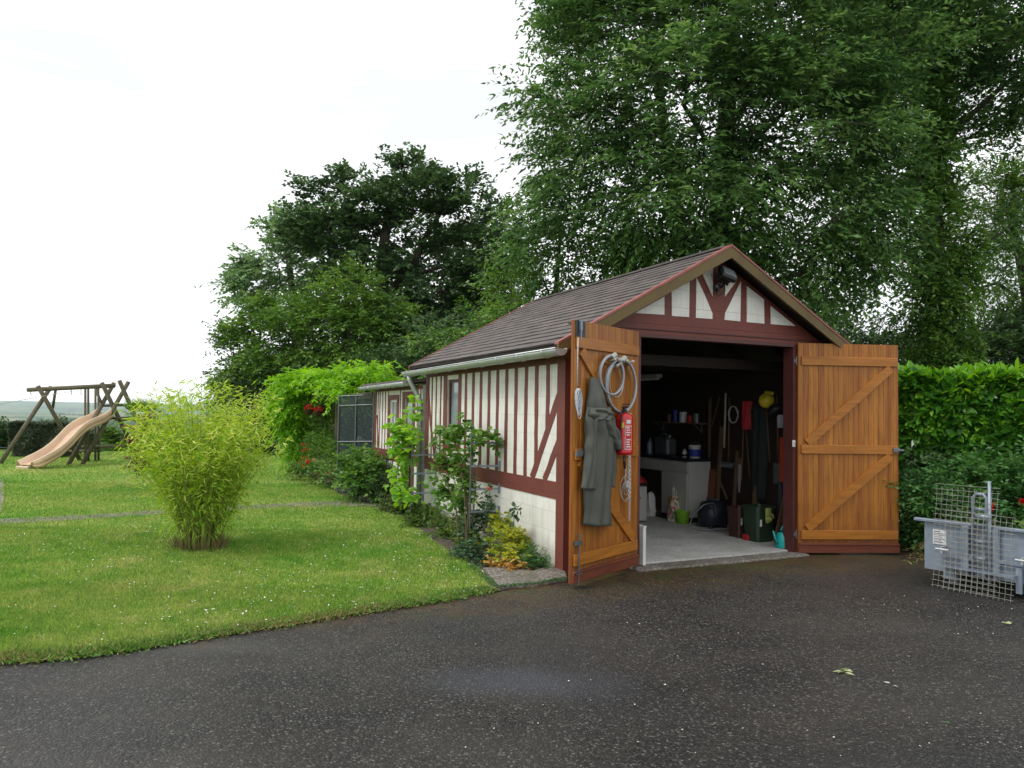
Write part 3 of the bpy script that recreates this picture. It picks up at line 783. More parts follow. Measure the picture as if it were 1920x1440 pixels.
# roof: overlapping courses with a slightly uneven butt line
FS, BS = -.20, D_ + .17
m = MB()
half = (APX + .2) / math.cos(math.atan(SL)); nC = int(half / COURSE) + 1
for side in (-1, 1):
    for c in range(nC):
        d0 = min(half, c * COURSE); d1 = min(half, (c + 1) * COURSE + .02)
        if d0 >= half: break
        cs = math.cos(math.atan(SL)); sn = math.sin(math.atan(SL))
        nS = 26; ro = random.Random(c * 2 + side)
        wob = [ro.uniform(-.006, .006) for _ in range(nS + 1)]
        lift = [ro.uniform(0, .005) for _ in range(nS + 1)]
        vs = []
        for i in range(nS + 1):
            s = FS + (BS - FS) * i / nS
            d1w = d1 + wob[i]; l1 = .014 + lift[i]
            for d_, h in ((d0, .004), (d1w, l1), (d1w, l1 - .013)):
                vs.append((APX + side * (d_ * cs + h * sn), s, AZ - d_ * sn + h * cs))
        fs = []
        for i in range(nS):
            a = i * 3; b = a + 3; fs += [(a, b, b + 1, a + 1), (a + 1, b + 1, b + 2, a + 2)]
        m.add(vs, fs)
roof = m.build('roof', M['shingle'], gar)
m = MB()
for side in (-1, 1):
    e = APX + side * (APX + .19)
    m.prism([(APX, AZ - .002), (e, EZ - .002 + .005), (e, EZ - .03), (APX, AZ - .035)] if side > 0 else [(APX, AZ - .002), (APX, AZ - .035), (e, EZ - .03), (e, EZ + .003)], 'y', FS + .01, BS - .01)
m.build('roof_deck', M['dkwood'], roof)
for ss, nm in ((FS, 0), (BS, 1)):
    y0, y1 = (ss - .028, ss + .0) if nm == 0 else (ss, ss + .028)
    for side in (-1, 1):
        e = APX + side * (APX + .215); ez = AZ - (APX + .215) * SL
        m = MB(); m.prism([(APX, AZ - .001), (e, ez - .001), (e, ez - .105), (APX, AZ - .118)], 'y', y0, y1); m.build('barge_board', M['barge'], roof)
        m = MB(); m.prism([(APX, AZ + .024), (e, ez + .024), (e, ez + .002), (APX, AZ + .002)], 'y', y0 - .006 if nm == 0 else y0 - .004, y1 + .05 if nm == 0 else y1 + .006)
        m.build('verge_strip', M['pink'], roof)
m = MB(); m.box((APX, (FS + BS) / 2, AZ + .012), (.09, BS - FS - .1, .02)); m.build('ridge_cap', M['shingle'], roof)
# rafters / purlins inside
m = MB()
for s in (.7, 1.5, 2.3, 3.1, 3.9):
    m.bar((.12, s, 2.16), (W_ - .12, s, 2.16), .06, .12)
    for sd_ in (-1, 1): m.bar((APX, s, AZ - .10), (APX + sd_ * 1.75, s, roofz(APX + 1.75) - .10), .06, .1)
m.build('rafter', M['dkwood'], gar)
# eave board under the gutter, gutters, downpipe
def gutter(parent, t, s0, s1, z, r=.062, nbr=9, endcap=True, drop=.03):
    m = MB(); n = 10
    def fn(u, v):
        a = math.pi + math.pi * u; zz = z - drop * v
        return (t + r * math.cos(a), s0 + (s1 - s0) * v, zz + r * math.sin(a))
    m.grid(fn, n, 12)
    m.tube([(t - r, s0, z + .002), (t - r, s1, z + .002 - drop)], .009, 6)
    m.tube([(t + r, s0, z + .004), (t + r, s1, z + .004 - drop)], .004, 5)
    o = m.build('gutter', M['zinc'], parent, smooth=True, solid=.003)
    for e_ in (0, 1):
        c = MB(); sy = s0 if e_ == 0 else s1; zz = z - drop * e_
        vs = [(t + (r - .001) * math.cos(math.pi + math.pi * i / 14), sy, zz + (r - .001) * math.sin(math.pi + math.pi * i / 14)) for i in range(15)]
        vs2 = [(a, b + (.006 if e_ == 0 else -.006), c_) for a, b, c_ in vs]
        c.add(vs + vs2, [tuple(range(15)), tuple(range(29, 14, -1))] + [(i, i + 15, i + 16, i + 1) for i in range(14)]); c.build('end_cap', M['zinc'], o)
    for i in range(nbr):
        v = (i + .5) / nbr; c = MB(); sy = s0 + (s1 - s0) * v; zz = z - drop * v
        c.tube([(t + (r + .006) * math.cos(math.pi * (1 + k / 8)), sy, zz + (r + .006) * math.sin(math.pi * (1 + k / 8))) for k in range(9)] + [(t + r + .06, sy, zz + .02)], .0065, 6)
        c.build('bracket', M['zinc'], o, smooth=True)
    return o
gutter(gar, -.225, -.30, D_ + .32, 2.135, .062, 9)
m = MB(); m.box((-.10, D_ / 2, 2.15), (.02, D_ + .3, .09)); m.box((-.06, D_ / 2 , 2.205), (.12, D_ + .3, .012)); m.build('soffit', M['reddark'], gar)
m = MB(); m.box((-.055, .02 - .13, 2.13), (.11, .012, .14)); m.build('eave_end', M['barge'], gar)
dp = MB(); s_ = D_ + .12
dp.tube([(-.225, s_, 2.06), (-.225, s_, 2.0), (-.20, s_, 1.95), (-.07, s_ - .02, 1.72), (-.055, s_ - .02, 1.62), (-.055, s_ - .02, .06)], .036, 12)
o = dp.build('downpipe', M['zinc'], gar, smooth=True)
for z in (1.55, .9, .3):
    c = MB(); c.tube([(-.055, s_ - .02, z - .012), (-.055, s_ - .02, z + .012)], .041, 12); c.build('clip', M['galvdk'], o)

# double doors ---------------------------------------------------------
def make_door(name, hinge, free, z0, z1, side):
    """local x runs from hinge to free edge, local y = outwards on the ledged face"""
    h = Vector(hinge); f = Vector(free); d = (f - h); d.z = 0; ln = d.length; rz = math.atan2(d.y, d.x)
    o_ = MB(); nb = int(round(ln / .058)); bw = ln / nb
    prof = []
    for i in range(nb):
        x = i * bw; prof += [(x + .001, -.004), (x + .005, 0.0), (x + bw - .005, 0.0), (x + bw - .001, -.004)]
    sgn = side
    k = len(prof)
    vs = [(x, sgn * (y + .017), z0) for x, y in prof] + [(x, sgn * (y + .017), z1) for x, y in prof]
    fs = [(i, i + 1, k + i + 1, k + i) for i in range(k - 1)]
    o_.add(vs, fs)
    o_.box((ln / 2, -sgn * .002, (z0 + z1) / 2), (ln, .026, z1 - z0 + .0005))
    door = o_.build('door', M['door'], None, label=name)
    door.matrix_world = Matrix.Identity(4)
    # place through the garage's own frame
    inv = Matrix.Rotation(-GROT, 4, 'Z') @ Matrix.Translation((-GX, -GY, 0))
    loc = inv @ Vector((h.x, h.y, 0)); door.parent = gar; door.location = loc; door.rotation_euler = (0, 0, rz - GROT)
    Y = lambda d_: sgn * (.017 + d_)
    def rail(n_, z, hh, x0=.03, x1=None, mat='doorh', th=.024):
        x1 = ln - .02 if x1 is None else x1
        q = MB(); q.box(((x0 + x1) / 2, Y(th / 2), z), (x1 - x0, th, hh), bev=.004); return q.build(n_, M[mat], door)
    rail('rail', z1 - .20, .10); rail('rail', 1.18, .10); rail('rail', z0 + .20, .10)
    q = MB()
    q.box((ln / 2, Y(.012), z0 + .045), (ln, .024, .09), bev=.004); q.box((ln / 2, Y(.017), z0 + .095), (ln - .01, .034, .02), bev=.004)
    q.build('weather_board', M['doorlow'], door)
    for za, zb in ((z1 - .27, 1.25), (1.115, z0 + .27)):
        q = MB(); a = Vector((ln - .10, Y(.0118), za)); b = Vector((.10, Y(.0118), zb)); q.bar(a, b, .095, .0236, up=(0, 1, 0)); q.build('brace', M['doorh'], door)
    for z in (z0 + .2, z1 - .2):
        q = MB(); q.box((.14, -sgn * .018, z), (.34, .006, .04)); q.tube([(-.004, -sgn * .018, z - .05), (-.004, -sgn * .018, z + .05)], .011, 8); q.build('hinge', M['galvdk'], door)
    return door, Matrix.Translation((h.x, h.y, 0)) @ Matrix.Rotation(rz, 4, 'Z'), ln
HL = loc2w(OP0 + .0, -.03); 
FL = P(1068, 1090, 6.62); FL.z = 0
HRr = loc2w(OP1 + .01, -.03); 
FR = P(1684, 1040, 8.52); FR.z = 0
doorL, ML, LL = make_door('honey varnished left door leaf hung with coat, cable and extinguisher', HL, FL, .05, 2.375, 1)
doorR, MR_, LR = make_door('honey varnished right door leaf swung wide open', HRr, FR, .025, 2.375, -1)
# hardware on the left leaf (free edge): steel plate, shoot bolts, hasp
q = MB(); q.box((LL - .09, .021, 2.30), (.16, .006, .15)); q.build('steel_plate', M['black'], doorL)
q = MB(); q.box((LL - .085, .03, 2.335), (.035, .014, .09)); q.tube([(LL - .075, .042, 2.38), (LL - .075, .042, 2.20)], .006, 6); q.build('bolt', M['galv'], doorL)
q = MB(); q.tube([(LL - .075, .045, .48), (LL - .075, .045, .035)], .007, 8); q.tube([(LL - .075, .045, .46), (LL - .075, .075, .47)], .006, 6)
for z in (.40, .14): q.box((LL - .075, .035, z), (.09, .03, .035))
q.build('bolt', M['galvdk'], doorL)
q = MB(); q.box((LL - .06, .052, 1.19), (.11, .02, .05)); q.tube([(LL - .02, .06, 1.23), (LL - .20, .06, 1.235)], .004, 6); q.build('hasp', M['galvdk'], doorL)
q = MB(); q.box((LR - .05, -.055, 1.18), (.07, .03, .055), bev=.006); q.tube([(LR - .05, -.06, 1.18), (LR + .02, -.085, 1.18)], .014, 8); q.build('lock_case', M['galvdk'], doorR)
for z in (2.17, 1.18): 
    q = MB(); q.tube([(LL - .03, .05, z + .05), (LL - .03, .05, z - .05)], .003, 5)

# floodlight under the apex ----------------------------------------------
pf = loc2w(APX - .03, -.10, 0); 
fl = thing('floodlight', 'square black floodlight with motion sensor under the gable apex', 'floodlight', loc2w(APX, 0, 2.93), GROT)
Mt = Matrix.Translation((0, -.16, .10)) @ Matrix.Rotation(R(14), 4, 'Y') @ Matrix.Rotation(R(-38), 4, 'X')
q = MB(); q.box((0, 0, 0), (.20, .07, .155), Mt, bev=.018); q.box((0, .05, 0), (.15, .05, .11), Mt, bev=.02)
for k in range(5): q.box((-.06 + .03 * k, .085, 0), (.006, .03, .10), Mt)
q.build('housing', M['black'], fl)
q = MB(); q.box((0, -.038, 0), (.165, .006, .12), Mt, bev=.003); q.build('lens', M['lampglass'], fl)
q = MB(); q.tube([(0, -.01, -.02), (0, -.08, -.02), (0, -.12, .05)], .012, 8); q.box((0, -.012, -.02), (.07, .016, .07), bev=.006); q.build('bracket', M['black'], fl)
q = MB(); q.lathe([(.0, -.04), (.028, -.035), (.034, 0), (.028, .03), (.0, .036)], 12, c=(-.09, -.09, -.03)); q.tube([(-.09, -.09, 0), (0, -.06, -.02)], .01, 6); q.build('sensor', M['black'], fl, smooth=True)
q = MB(); q.tube([(0, -.12, .03), (.02, -.1, -.07), (-.03, -.05, -.12), (-.03, -.012, -.04)], .006, 6); q.build('cable', M['black'], fl)

# ================================================================ THE ANNEX (lower lean-to behind)
an = thing('timbered_annex', 'low half-timbered annex behind the garage with its own gutter, small window and door', 'annex', loc2w(0, D_ + .17, 0), GROT)
AL = 2.72; AT = 1.93
m = MB(); D0, D1 = .44, .90       # door opening (s), annex-local
w0, w1, wz0, wz1 = 1.30, 1.72, 1.02, 1.72
def aw(a, b, z0, z1): m.box((.05, (a + b) / 2, (z0 + z1) / 2), (.1, b - a, z1 - z0))
aw(0, D0, 0, AT); aw(D0, D1, 1.74, AT); aw(D1, w0, 0, AT); aw(w0, w1, 0, wz0); aw(w0, w1, wz1, AT); aw(w1, AL, 0, AT)
m.build('front_wall', M['white'], an)
m = MB(); m.box((1.5, AL - .05, AT / 2), (2.8, .1, AT - .02)); m.box((2.95, AL / 2, AT / 2), (.1, AL, AT)); m.build('back_wall', M['red'], an)
m = MB()
m.box((-.003, AL / 2, AT - .03), (.01, AL, .06)); m.box((-.003, (D1 + AL) / 2, .785), (.01, AL - D1, .17)); m.box((-.003, D0 / 2 - .0, .785), (.01, D0, .17))
m.box((-.0045, AL - .06, 1.0), (.012, .12, AT - .02 - .1)); m.box((-.0045, D0 - .05, .9), (.012, .10, 1.78)); m.box((-.0045, D1 + .05, .9), (.012, .10, 1.78)); m.box((-.0045, (D0 + D1) / 2, 1.79 ), (.0125, D1 - D0 + .2, .10))
for s in (.08, .22, 1.05 + .08, 1.85, 2.02, 2.20, 2.38, 2.5): strip(m, (s, .87), (s, AT - .05), .05)
strip(m, (2.56, 1.45), (2.40, .87), .055, x=-.0052)
for s in (w0 - .05, w1 + .05): m.box((-.0052, s, (wz0 + wz1) / 2), (.014, .10, wz1 - wz0 + .16))
for z in (wz0 - .04, wz1 + .04): m.box((-.0052, (w0 + w1) / 2, z), (.0135, w1 - w0, .08))
for s in (w0 - .02, (w0 + w1) / 2, w1 + .02): strip(m, (s, .87), (s, wz0 - .08), .045)
m.build('timber_frame', M['red'], an)
m = MB(); m.box((.04, (w0 + w1) / 2, wz0 + .02), (.04, w1 - w0, .04)); m.box((.04, (w0 + w1) / 2, wz1 - .02), (.04, w1 - w0, .04))
for s in (w0 + .02, w1 - .02, (w0 + w1) / 2): m.box((.04, s, (wz0 + wz1) / 2), (.042, .04, wz1 - wz0 - .08))
wf = m.build('window', M['whitep'], an); m = MB(); m.box((.045, (w0 + w1) / 2, (wz0 + wz1) / 2), (.006, w1 - w0 - .04, wz1 - wz0 - .04)); m.build('pane', M['glass'], wf)
m = MB(); m.box((.05, (D0 + D1) / 2, .87), (.04, D1 - D0 - .01, 1.72)); 
dd = m.build('door', M['oldwood'], an)
m = MB(); m.box((.024, (D0 + D1) / 2, 1.45), (.01, .24, .42)); m.build('pane', M['glass'], dd)
m = MB(); m.prism([(-.2, AT + .03), (3.1, AT + .30), (3.1, AT + .35), (-.2, AT + .08)], 'y', .16, AL + .15); m.build('roof', M['shingle'], an)
gutter(an, -.22, .12, AL + .22, AT + .03, .05, 6, drop=.02)

# netting screen at the end of the annex
ns = thing('netting_screen', 'dark green netting screen on thin steel frame beside the annex', 'screen', loc2w(0, 7.16, 0), GROT)
Mi = (Matrix.Translation(ns.location) @ Matrix.Rotation(GROT, 4, 'Z')).inverted()
pa = Mi @ loc2w(-.02, 7.14); pb = Mi @ P(634, 800, 14.0); pb.z = 0
q = MB(); q.add([(pa.x, pa.y, .02), (pb.x, pb.y, .02), (pb.x, pb.y, 1.80), (pa.x, pa.y, 1.86)], [(0, 1, 2, 3)]); q.build('net', M['net'], ns)
q = MB()
for k in (0, .5, 1):
    p = pa.lerp(pb, k); q.tube([(p.x, p.y - .02, 0), (p.x, p.y - .02, 1.84 - .03 * k)], .014, 6)
for z in (.05, .95, 1.62, 1.80): q.tube([(pa.x, pa.y - .02, z + .02), (pb.x, pb.y - .02, z - .01)], .012, 6)
q.build('frame', M['galvdk'], ns)

# ================================================================ THINGS HUNG ON THE LEFT DOOR
RZL = math.atan2(ML[1][0], ML[0][0])
def on_door(u, z, n=.02): return ML @ Vector((u, n, z))
NL = (ML.to_3x3() @ Vector((0, 1, 0)))
def du(px, py, n=.06):
    h = HIT(px, py, on_door(0, 0, n), NL); q = ML.inverted() @ h; return q.x, q.z
def zz2(u, v): return 1040 + u / 2.77, 590 + v / 2.77
def at2(u, v, n=.06): return du(*zz2(u, v), n)
# coat -------------------------------------------------------------------
hu, hz = at2(203, 322)
coat = thing('raincoat', 'olive grey oilskin coat hanging by its hood from the left door leaf', 'coat', on_door(hu, hz, .02), RZL)
def drape(rows, depth, base_n, seedk, nu=22, nv=60, fold=.012, mat='coat', name='cloth'):
    ys_ = [r[0] for r in rows]
    def fn(u, v):
        vv = ys_[0] + (ys_[-1] - ys_[0]) * v
        for i in range(len(rows) - 1):
            if ys_[i] <= vv <= ys_[i + 1] + 1e-6: break
        k = (vv - ys_[i]) / (ys_[i + 1] - ys_[i]); k = k * k * (3 - 2 * k)
        l = rows[i][1] + (rows[i + 1][1] - rows[i][1]) * k; r_ = rows[i][2] + (rows[i + 1][2] - rows[i][2]) * k
        wob = 2.0 * math.sin(vv * .05 + seedk) * (1 if u in (0, 1) else 1)
        a = at2(l + wob * .5, vv); b = at2(r_ + wob * .4, vv)
        x = a[0] + (b[0] - a[0]) * u; z = a[1] + (b[1] - a[1]) * u
        d = base_n + depth * math.sin(math.pi * u) ** .6 * min(1, v * 5 + .3)
        d += fold * 2.6 * (abs(math.sin(u * 8.5 + seedk + v * 1.6 + .5 * math.sin(v * 7))) - .5) * min(1, v * 2.5 + .2) * math.sin(math.pi * u) ** .3
        d += fold * .7 * math.sin(u * 9 - v * 11 + seedk * 2) * math.exp(-((v - .35) / .3) ** 2)
        return (x - hu, d, z - hz + .004 * math.sin(u * 12 + seedk))
    q = MB(); q.grid(fn, nu, nv); return q
drape([(325, 188, 216), (360, 182, 232), (400, 178, 244), (480, 170, 264), (560, 160, 296), (620, 160, 310), (700, 155, 306), (800, 150, 302), (900, 152, 292), (1000, 155, 292), (1095, 152, 297)], .075, .03, .4).build('body', M['coat'], coat, smooth=True, solid=.004)
drape([(480, 160, 200), (540, 152, 210), (620, 156, 200), (700, 150, 200), (800, 140, 200), (905, 129, 196)], .05, .055, 2.1, 12, 40).build('front_panel', M['coat'], coat, smooth=True, solid=.004)
drape([(500, 210, 278), (560, 218, 300), (615, 228, 324), (650, 262, 323), (700, 290, 314)], .07, .055, 1.2, 14, 26).build('sleeve', M['coat'], coat, smooth=True, solid=.004)
drape([(480, 168, 268), (520, 158, 284), (545, 170, 270)], .06, .075, 3.3, 20, 12, .016).build('collar', M['coat'], coat, smooth=True, solid=.004)
drape([(600, 270, 318), (700, 268, 318), (800, 268, 314), (895, 270, 308)], .05, .025, 4.4, 10, 26).build('sleeve', M['coat'], coat, smooth=True, solid=.004)
# cable coils --------------------------------------------------------------
def coil(label, cu, cv, ru, rv, n_, mat, turns, rad, nrm=.05, seed=1, rot=0.0):
    """centre & radii in the zoomed photo's pixels, turned into metres on the door"""
    cx_, cz_ = at2(cu, cv, nrm); x1, _ = at2(cu + ru, cv, nrm); _, z1 = at2(cu, cv + rv, nrm)
    rx, rz_ = abs(x1 - cx_), abs(z1 - cz_)
    t = thing('cable_coil', label, 'cable', on_door(cx_, cz_ + rz_, .02), RZL)
    rg = random.Random(seed); pts = []
    N = 40 * turns
    offs = [(rg.uniform(-.012, .012), rg.uniform(0, .03), rg.uniform(.95, 1.04), rg.uniform(.95, 1.04)) for _ in range(turns + 1)]
    for i in range(N + 1):
        k = i / 40; j = int(min(k, turns - .001)); f = k - j; A = offs[j]; B = offs[j + 1]
        o1 = [A[q] + (B[q] - A[q]) * f for q in range(4)]
        a = 2 * math.pi * k + math.pi / 2
        pts.append((o1[0] + rx * o1[2] * math.cos(a + rot), nrm - .02 + o1[1], -rz_ + rz_ * o1[3] * math.sin(a)))
    q = MB(); q.tube(pts, rad, 6); q.build('cable', M[mat], t, smooth=True)
    q = MB(); q.tube([(-.02, nrm + .02, .012), (.03, nrm + .01, -.02)], rad * 3.2, 8); q.build('tie', M['cablelt'], t)
    return t
coil('thick grey cable coiled on the left door above the coat', 290, 316, 60, 102, 1, 'cablegrey', 7, .0085, .055, 2)
coil('large loop of grey cable reaching down to the extinguisher', 340, 368, 74, 138, 1, 'cablegrey', 5, .009, .045, 5)
coil('small thin pale cable loop between the two grey coils', 312, 345, 36, 85, 1, 'cablelt', 2, .005, .035, 9)
pg = thing('peg_rail', 'short rail of wooden pegs carrying the cable coils', 'peg rail', on_door(at2(335, 246)[0], at2(335, 246)[1], .018), RZL)
q = MB(); q.box((0, .012, 0), (.42, .022, .05), bev=.004); q.build('board', M['doorh'], pg)
for k in (-.17, -.06, .05, .16):
    q = MB(); q.tube([(k, .02, 0), (k, .09, .012)], [.009, .009], 8); q.lathe([(.0, -.016), (.015, -.008), (.015, .008), (0, .016)], 8, c=(k, .095, .013)); q.build('peg', M['rope'], pg, smooth=True)
# extinguisher ---------------------------------------------------------------
eu, ez0 = at2(357, 728, .11); _, ez1 = at2(357, 510, .11); lu, _ = at2(318, 640, .11); ru, _ = at2(394, 640, .11)
er = min(.088, abs(ru - lu) / 2 * .62); eh = ez1 - ez0
ext = thing('fire_extinguisher', 'red fire extinguisher hung at the hinge side of the left door', 'fire extinguisher', on_door((lu + ru) / 2 - .0, ez0, .12), RZL)
q = MB(); q.lathe([(er * .6, 0), (er * .95, .006), (er, .03), (er * .97, .04), (er * .97, eh - .06), (er * .90, eh - .03), (er * .62, eh - .008), (er * .3, eh)], 28); q.build('cylinder', M['extred'], ext, smooth=True)
q = MB(); q.lathe([(.022, eh), (.024, eh + .03), (.014, eh + .05)], 12); q.box((0, .01, eh + .055), (.10, .022, .014), bev=.003); q.box((.0, .02, eh + .08), (.12, .02, .01), bev=.003); q.tube([(.04, 0, eh + .02), (.085, .02, eh - .01), (er + .012, .02, eh - .08), (er + .012, 0, .10)], .009, 8); q.build('valve', M['black'], ext, smooth=False)
def curved_label(a0, a1, z0, z1, mat, r_, name, par):
    q = MB(); q.grid(lambda u, v: (r_ * math.cos(a0 + (a1 - a0) * u), r_ * math.sin(a0 + (a1 - a0) * u), z0 + (z1 - z0) * v), 10, 1); return q.build(name, M[mat], par, smooth=True)
# the camera looks at the leaf from its left: local direction of the viewer
vd = (ML.inverted().to_3x3() @ (CO - Vector(ext.location))); va = math.atan2(vd.y, vd.x)
lb = curved_label(va + .08, va + .95, .055, eh - .12, 'whitep', er * .972 + .0012, 'label', ext)
curved_label(va + .13, va + .90, .062, eh - .127, 'extred', er * .972 + .002, 'label_field', lb)
for k in range(9):
    z = .075 + k * (eh - .22) / 8
    if k == 4: continue
    curved_label(va + .20 + .05 * (k % 2), va + .78 - .07 * (k % 3), z, z + .011, 'whitep', er * .972 + .003, 'label_text', lb)
curved_label(va + .25, va + .8, eh - .10, eh - .065, 'whitep', er * .972 + .0015, 'label_text', lb)
curved_label(va - .30, va - .02, eh - .14, eh - .09, 'yellow', er * .972 + .0015, 'badge', ext)
q = MB(); q.tube([(-.01, 0, -.005), (0, .0, -.06), (-.02, 0, -.13)], [.012, .014, .010], 8); q.build('nozzle', M['black'], ext)
# chain down the hinge edge
cu_, cz1 = at2(398, 520, .10); _, cz0 = at2(390, 1085, .10)
ch = thing('chain', 'thin steel chain hanging down the hinge edge of the left door', 'chain', on_door(cu_, cz1, .09), RZL)
q = MB()
for s_, (zt_, n_) in enumerate(((0, int((cz1 - cz0) / .021)), (0, int((cz1 - cz0) * .8 / .021)))):
    for i in range(n_):
        z = -i * .021; xo = .018 * s_ + .004 * math.sin(i * .15)
        pts = []
        for k in range(7):
            a = 2 * math.pi * k / 6; x, zz = .009 * math.cos(a), .015 * math.sin(a)
            pts.append((xo + (x if i % 2 else 0), (0 if i % 2 else x), z + zz))
        q.tube(pts, .0032, 4, cap=False)
q.build('links', M['zinc'], ch); 
# flex and plug bundle under the extinguisher
bu, bz = at2(375, 850, .07)
fx = thing('extension_lead', 'tangle of white flex with a plug below the fire extinguisher', 'flex', on_door(bu, bz, .03), RZL)
rg = random.Random(4); q = MB()
for k in range(4):
    cxk, czk, r_ = rg.uniform(-.02, .05), -.10 + rg.uniform(-.04, .04), rg.uniform(.05, .13)
    q.tube([(cxk + r_ * .8 * math.cos(a / 24 * 2 * math.pi) + rg.gauss(0, .003), .02 + .01 * k, czk + r_ * math.sin(a / 24 * 2 * math.pi)) for a in range(25)], .0028, 5)
for k in range(5): q.tube([(rg.uniform(-.02, .03), .03, .12), (rg.uniform(-.04, .04), .04, 0), (rg.uniform(-.03, .05), .03, -.14)], .003, 5)
q.build('flex', M['cablelt'], fx, smooth=True)
q = MB(); q.box((-.02, .04, -.06), (.045, .035, .07), bev=.008); q.build('plug', M['whitep'], fx)
# blue-white cord hanging from the top bolt
tu, tz = at2(117, 120, .05); _, lz = at2(117, 590, .05); _, mz = at2(117, 370, .05)
bc = thing('knotted_cord', 'pale blue and white cord knotted below the top bolt of the left door', 'cord', on_door(tu, tz, .03), RZL)
q = MB(); q.tube([(0, .03, 0), (.003, .03, (mz - tz) * .5), (0, .03, mz - tz)], .004, 6)
rg = random.Random(12); dz = mz - tz
for k in range(9):
    a0 = rg.uniform(.03, .09); q.tube([(a0 * math.sin(a / 16 * 2 * math.pi) * (1 if k % 2 else -.8) * .6 + rg.gauss(0, .003), .03 + .003 * k, dz - .02 - rg.uniform(.0, .02) - (.055 + .009 * k) * (1 - math.cos(a / 16 * 2 * math.pi))) for a in range(17)], .0032, 5)
q.build('cord', M['cord'], bc, smooth=True)

# ================================================================ INSIDE THE GARAGE (things along the right wall)
WT = W_ - .105
NR = Vector((-.9055, -.4243, 0))
def inw(px, py, t=WT):
    h = HIT(px, py, loc2w(t, 0, 0), NR); d = h - Vector((GX, GY, 0)); return (t, -d.x * .4243 + d.y * .9055, h.z)
def lth(name, label, cat, t, s, z=.037, rz=0.0, group=None): return thing(name, label, cat, loc2w(t, s, z), GROT + rz, group)
# workbench cabinet
cb_ = lth('kitchen_cabinet', 'old cream kitchen cabinet with dark worktop against the garage wall', 'cabinet', 3.17, 2.13)
q = MB(); q.box((.19, .9, .46), (.38, 1.8, .78), bev=.004); q.build('carcass', M['cream'], cb_)
q = MB(); q.box((.18, .9, .869), (.42, 1.84, .035), bev=.004); q.build('worktop', M['navy'], cb_)
for k in range(3):
    q = MB(); q.box((-.009, .31 + .6 * k, .77), (.016, .57, .13), bev=.003); d_ = q.build('drawer_front', M['cream'], cb_)
    q = MB(); q.tube([(-.035, .25 + .6 * k, .77), (-.035, .37 + .6 * k, .77)], .006, 6); q.build('handle', M['zinc'], d_)
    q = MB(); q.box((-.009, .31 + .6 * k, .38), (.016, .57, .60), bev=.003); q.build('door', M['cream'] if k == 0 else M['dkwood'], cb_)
q = MB(); q.box((.12, .9, .035), (.3, 1.75, .07)); q.build('plinth', M['black'], cb_)
# on the worktop
o = lth('paint_tub', 'white and blue paint tub on the cabinet worktop', 'tub', 3.38, 2.27, .925)
q = MB(); q.lathe([(.075, 0), (.085, .17), (.088, .172), (.088, .185), (.07, .19), (0, .19)], 20); q.build('tub', M['whitep'], o, smooth=True)
q = MB(); q.lathe([(.0782, .03), (.0848, .13)], 20); q.build('label', M['bluelab'], o)
q = MB(); q.tube([(.09 * math.cos(a), 0, .18 + .05 * math.sin(a)) for a in [i * math.pi / 8 for i in range(9)]], .003, 4); q.build('handle', M['galvdk'], o)
o = lth('spray_can', 'small white capped can beside the paint tub', 'can', 3.36, 2.47, .925)
q = MB(); q.lathe([(.035, 0), (.036, .09), (.02, .1), (.02, .125), (0, .125)], 14); q.build('can', M['whitep'], o, smooth=True); q = MB(); q.lathe([(.0362, .02), (.0366, .05)], 14); q.build('label', M['black'], o)
o = lth('jerrycan', 'translucent grey jerrycan on the worktop', 'jerrycan', 3.38, 2.95, .925)
q = MB(); q.box((0, 0, .14), (.18, .34, .27), bev=.03); q.lathe([(.025, .27), (.025, .31), (0, .31)], 10, c=(0, -.1, 0)); q.tube([(0, -.04, .28), (0, -.02, .33), (0, .08, .33), (0, .1, .28)], .014, 6); q.build('body', M['galvdk'], o)
o = lth('bottle', 'pale plastic bottle at the back of the worktop', 'bottle', 3.36, 3.32, .925)
q = MB(); q.lathe([(.045, 0), (.05, .02), (.05, .17), (.02, .21), (.02, .25), (0, .25)], 14); q.build('body', M['galv'], o, smooth=True)
# white cupboard / chest at left with red bag
p0 = G(1213, 979, .037); dl = p0 - Vector((GX, GY, 0)); tt, ss = dl.x * .9055 + dl.y * .4243, -dl.x * .4243 + dl.y * .9055
o = lth('storage_chest', 'grey white storage chest behind the left door leaf', 'chest', tt - .35, ss + .3)
q = MB(); q.box((0, 0, .26), (.70, .60, .48), bev=.01); q.build('body', M['cream'], o)
q = MB(); q.box((0, 0, .525), (.72, .62, .045), bev=.008); q.build('lid', M['black'], o)
q = MB(); q.box((.2, -.31, .34), (.08, .012, .02)); q.build('latch', M['galvdk'], o)
o = lth('red_bag', 'crumpled red bag lying on the storage chest', 'bag', tt - .15, ss + .13, .037 + .548)
q = MB(); rgx = np.random.default_rng(3)
q.grid(lambda u, v: (.19 * math.cos(2 * math.pi * u) * math.sin(math.pi * (v * .5 + .0001)) * (1 + .18 * math.sin(9 * u * 6.28 + v * 7)), .14 * math.sin(2 * math.pi * u) * math.sin(math.pi * (v * .5 + .0001)) * (1 + .12 * math.sin(5 * u * 6.28)), .115 * math.cos(math.pi * v * .5) * (1 + .3 * math.sin(u * 12.6))), 36, 12); q.build('cloth', M['redcloth'], o, smooth=True)
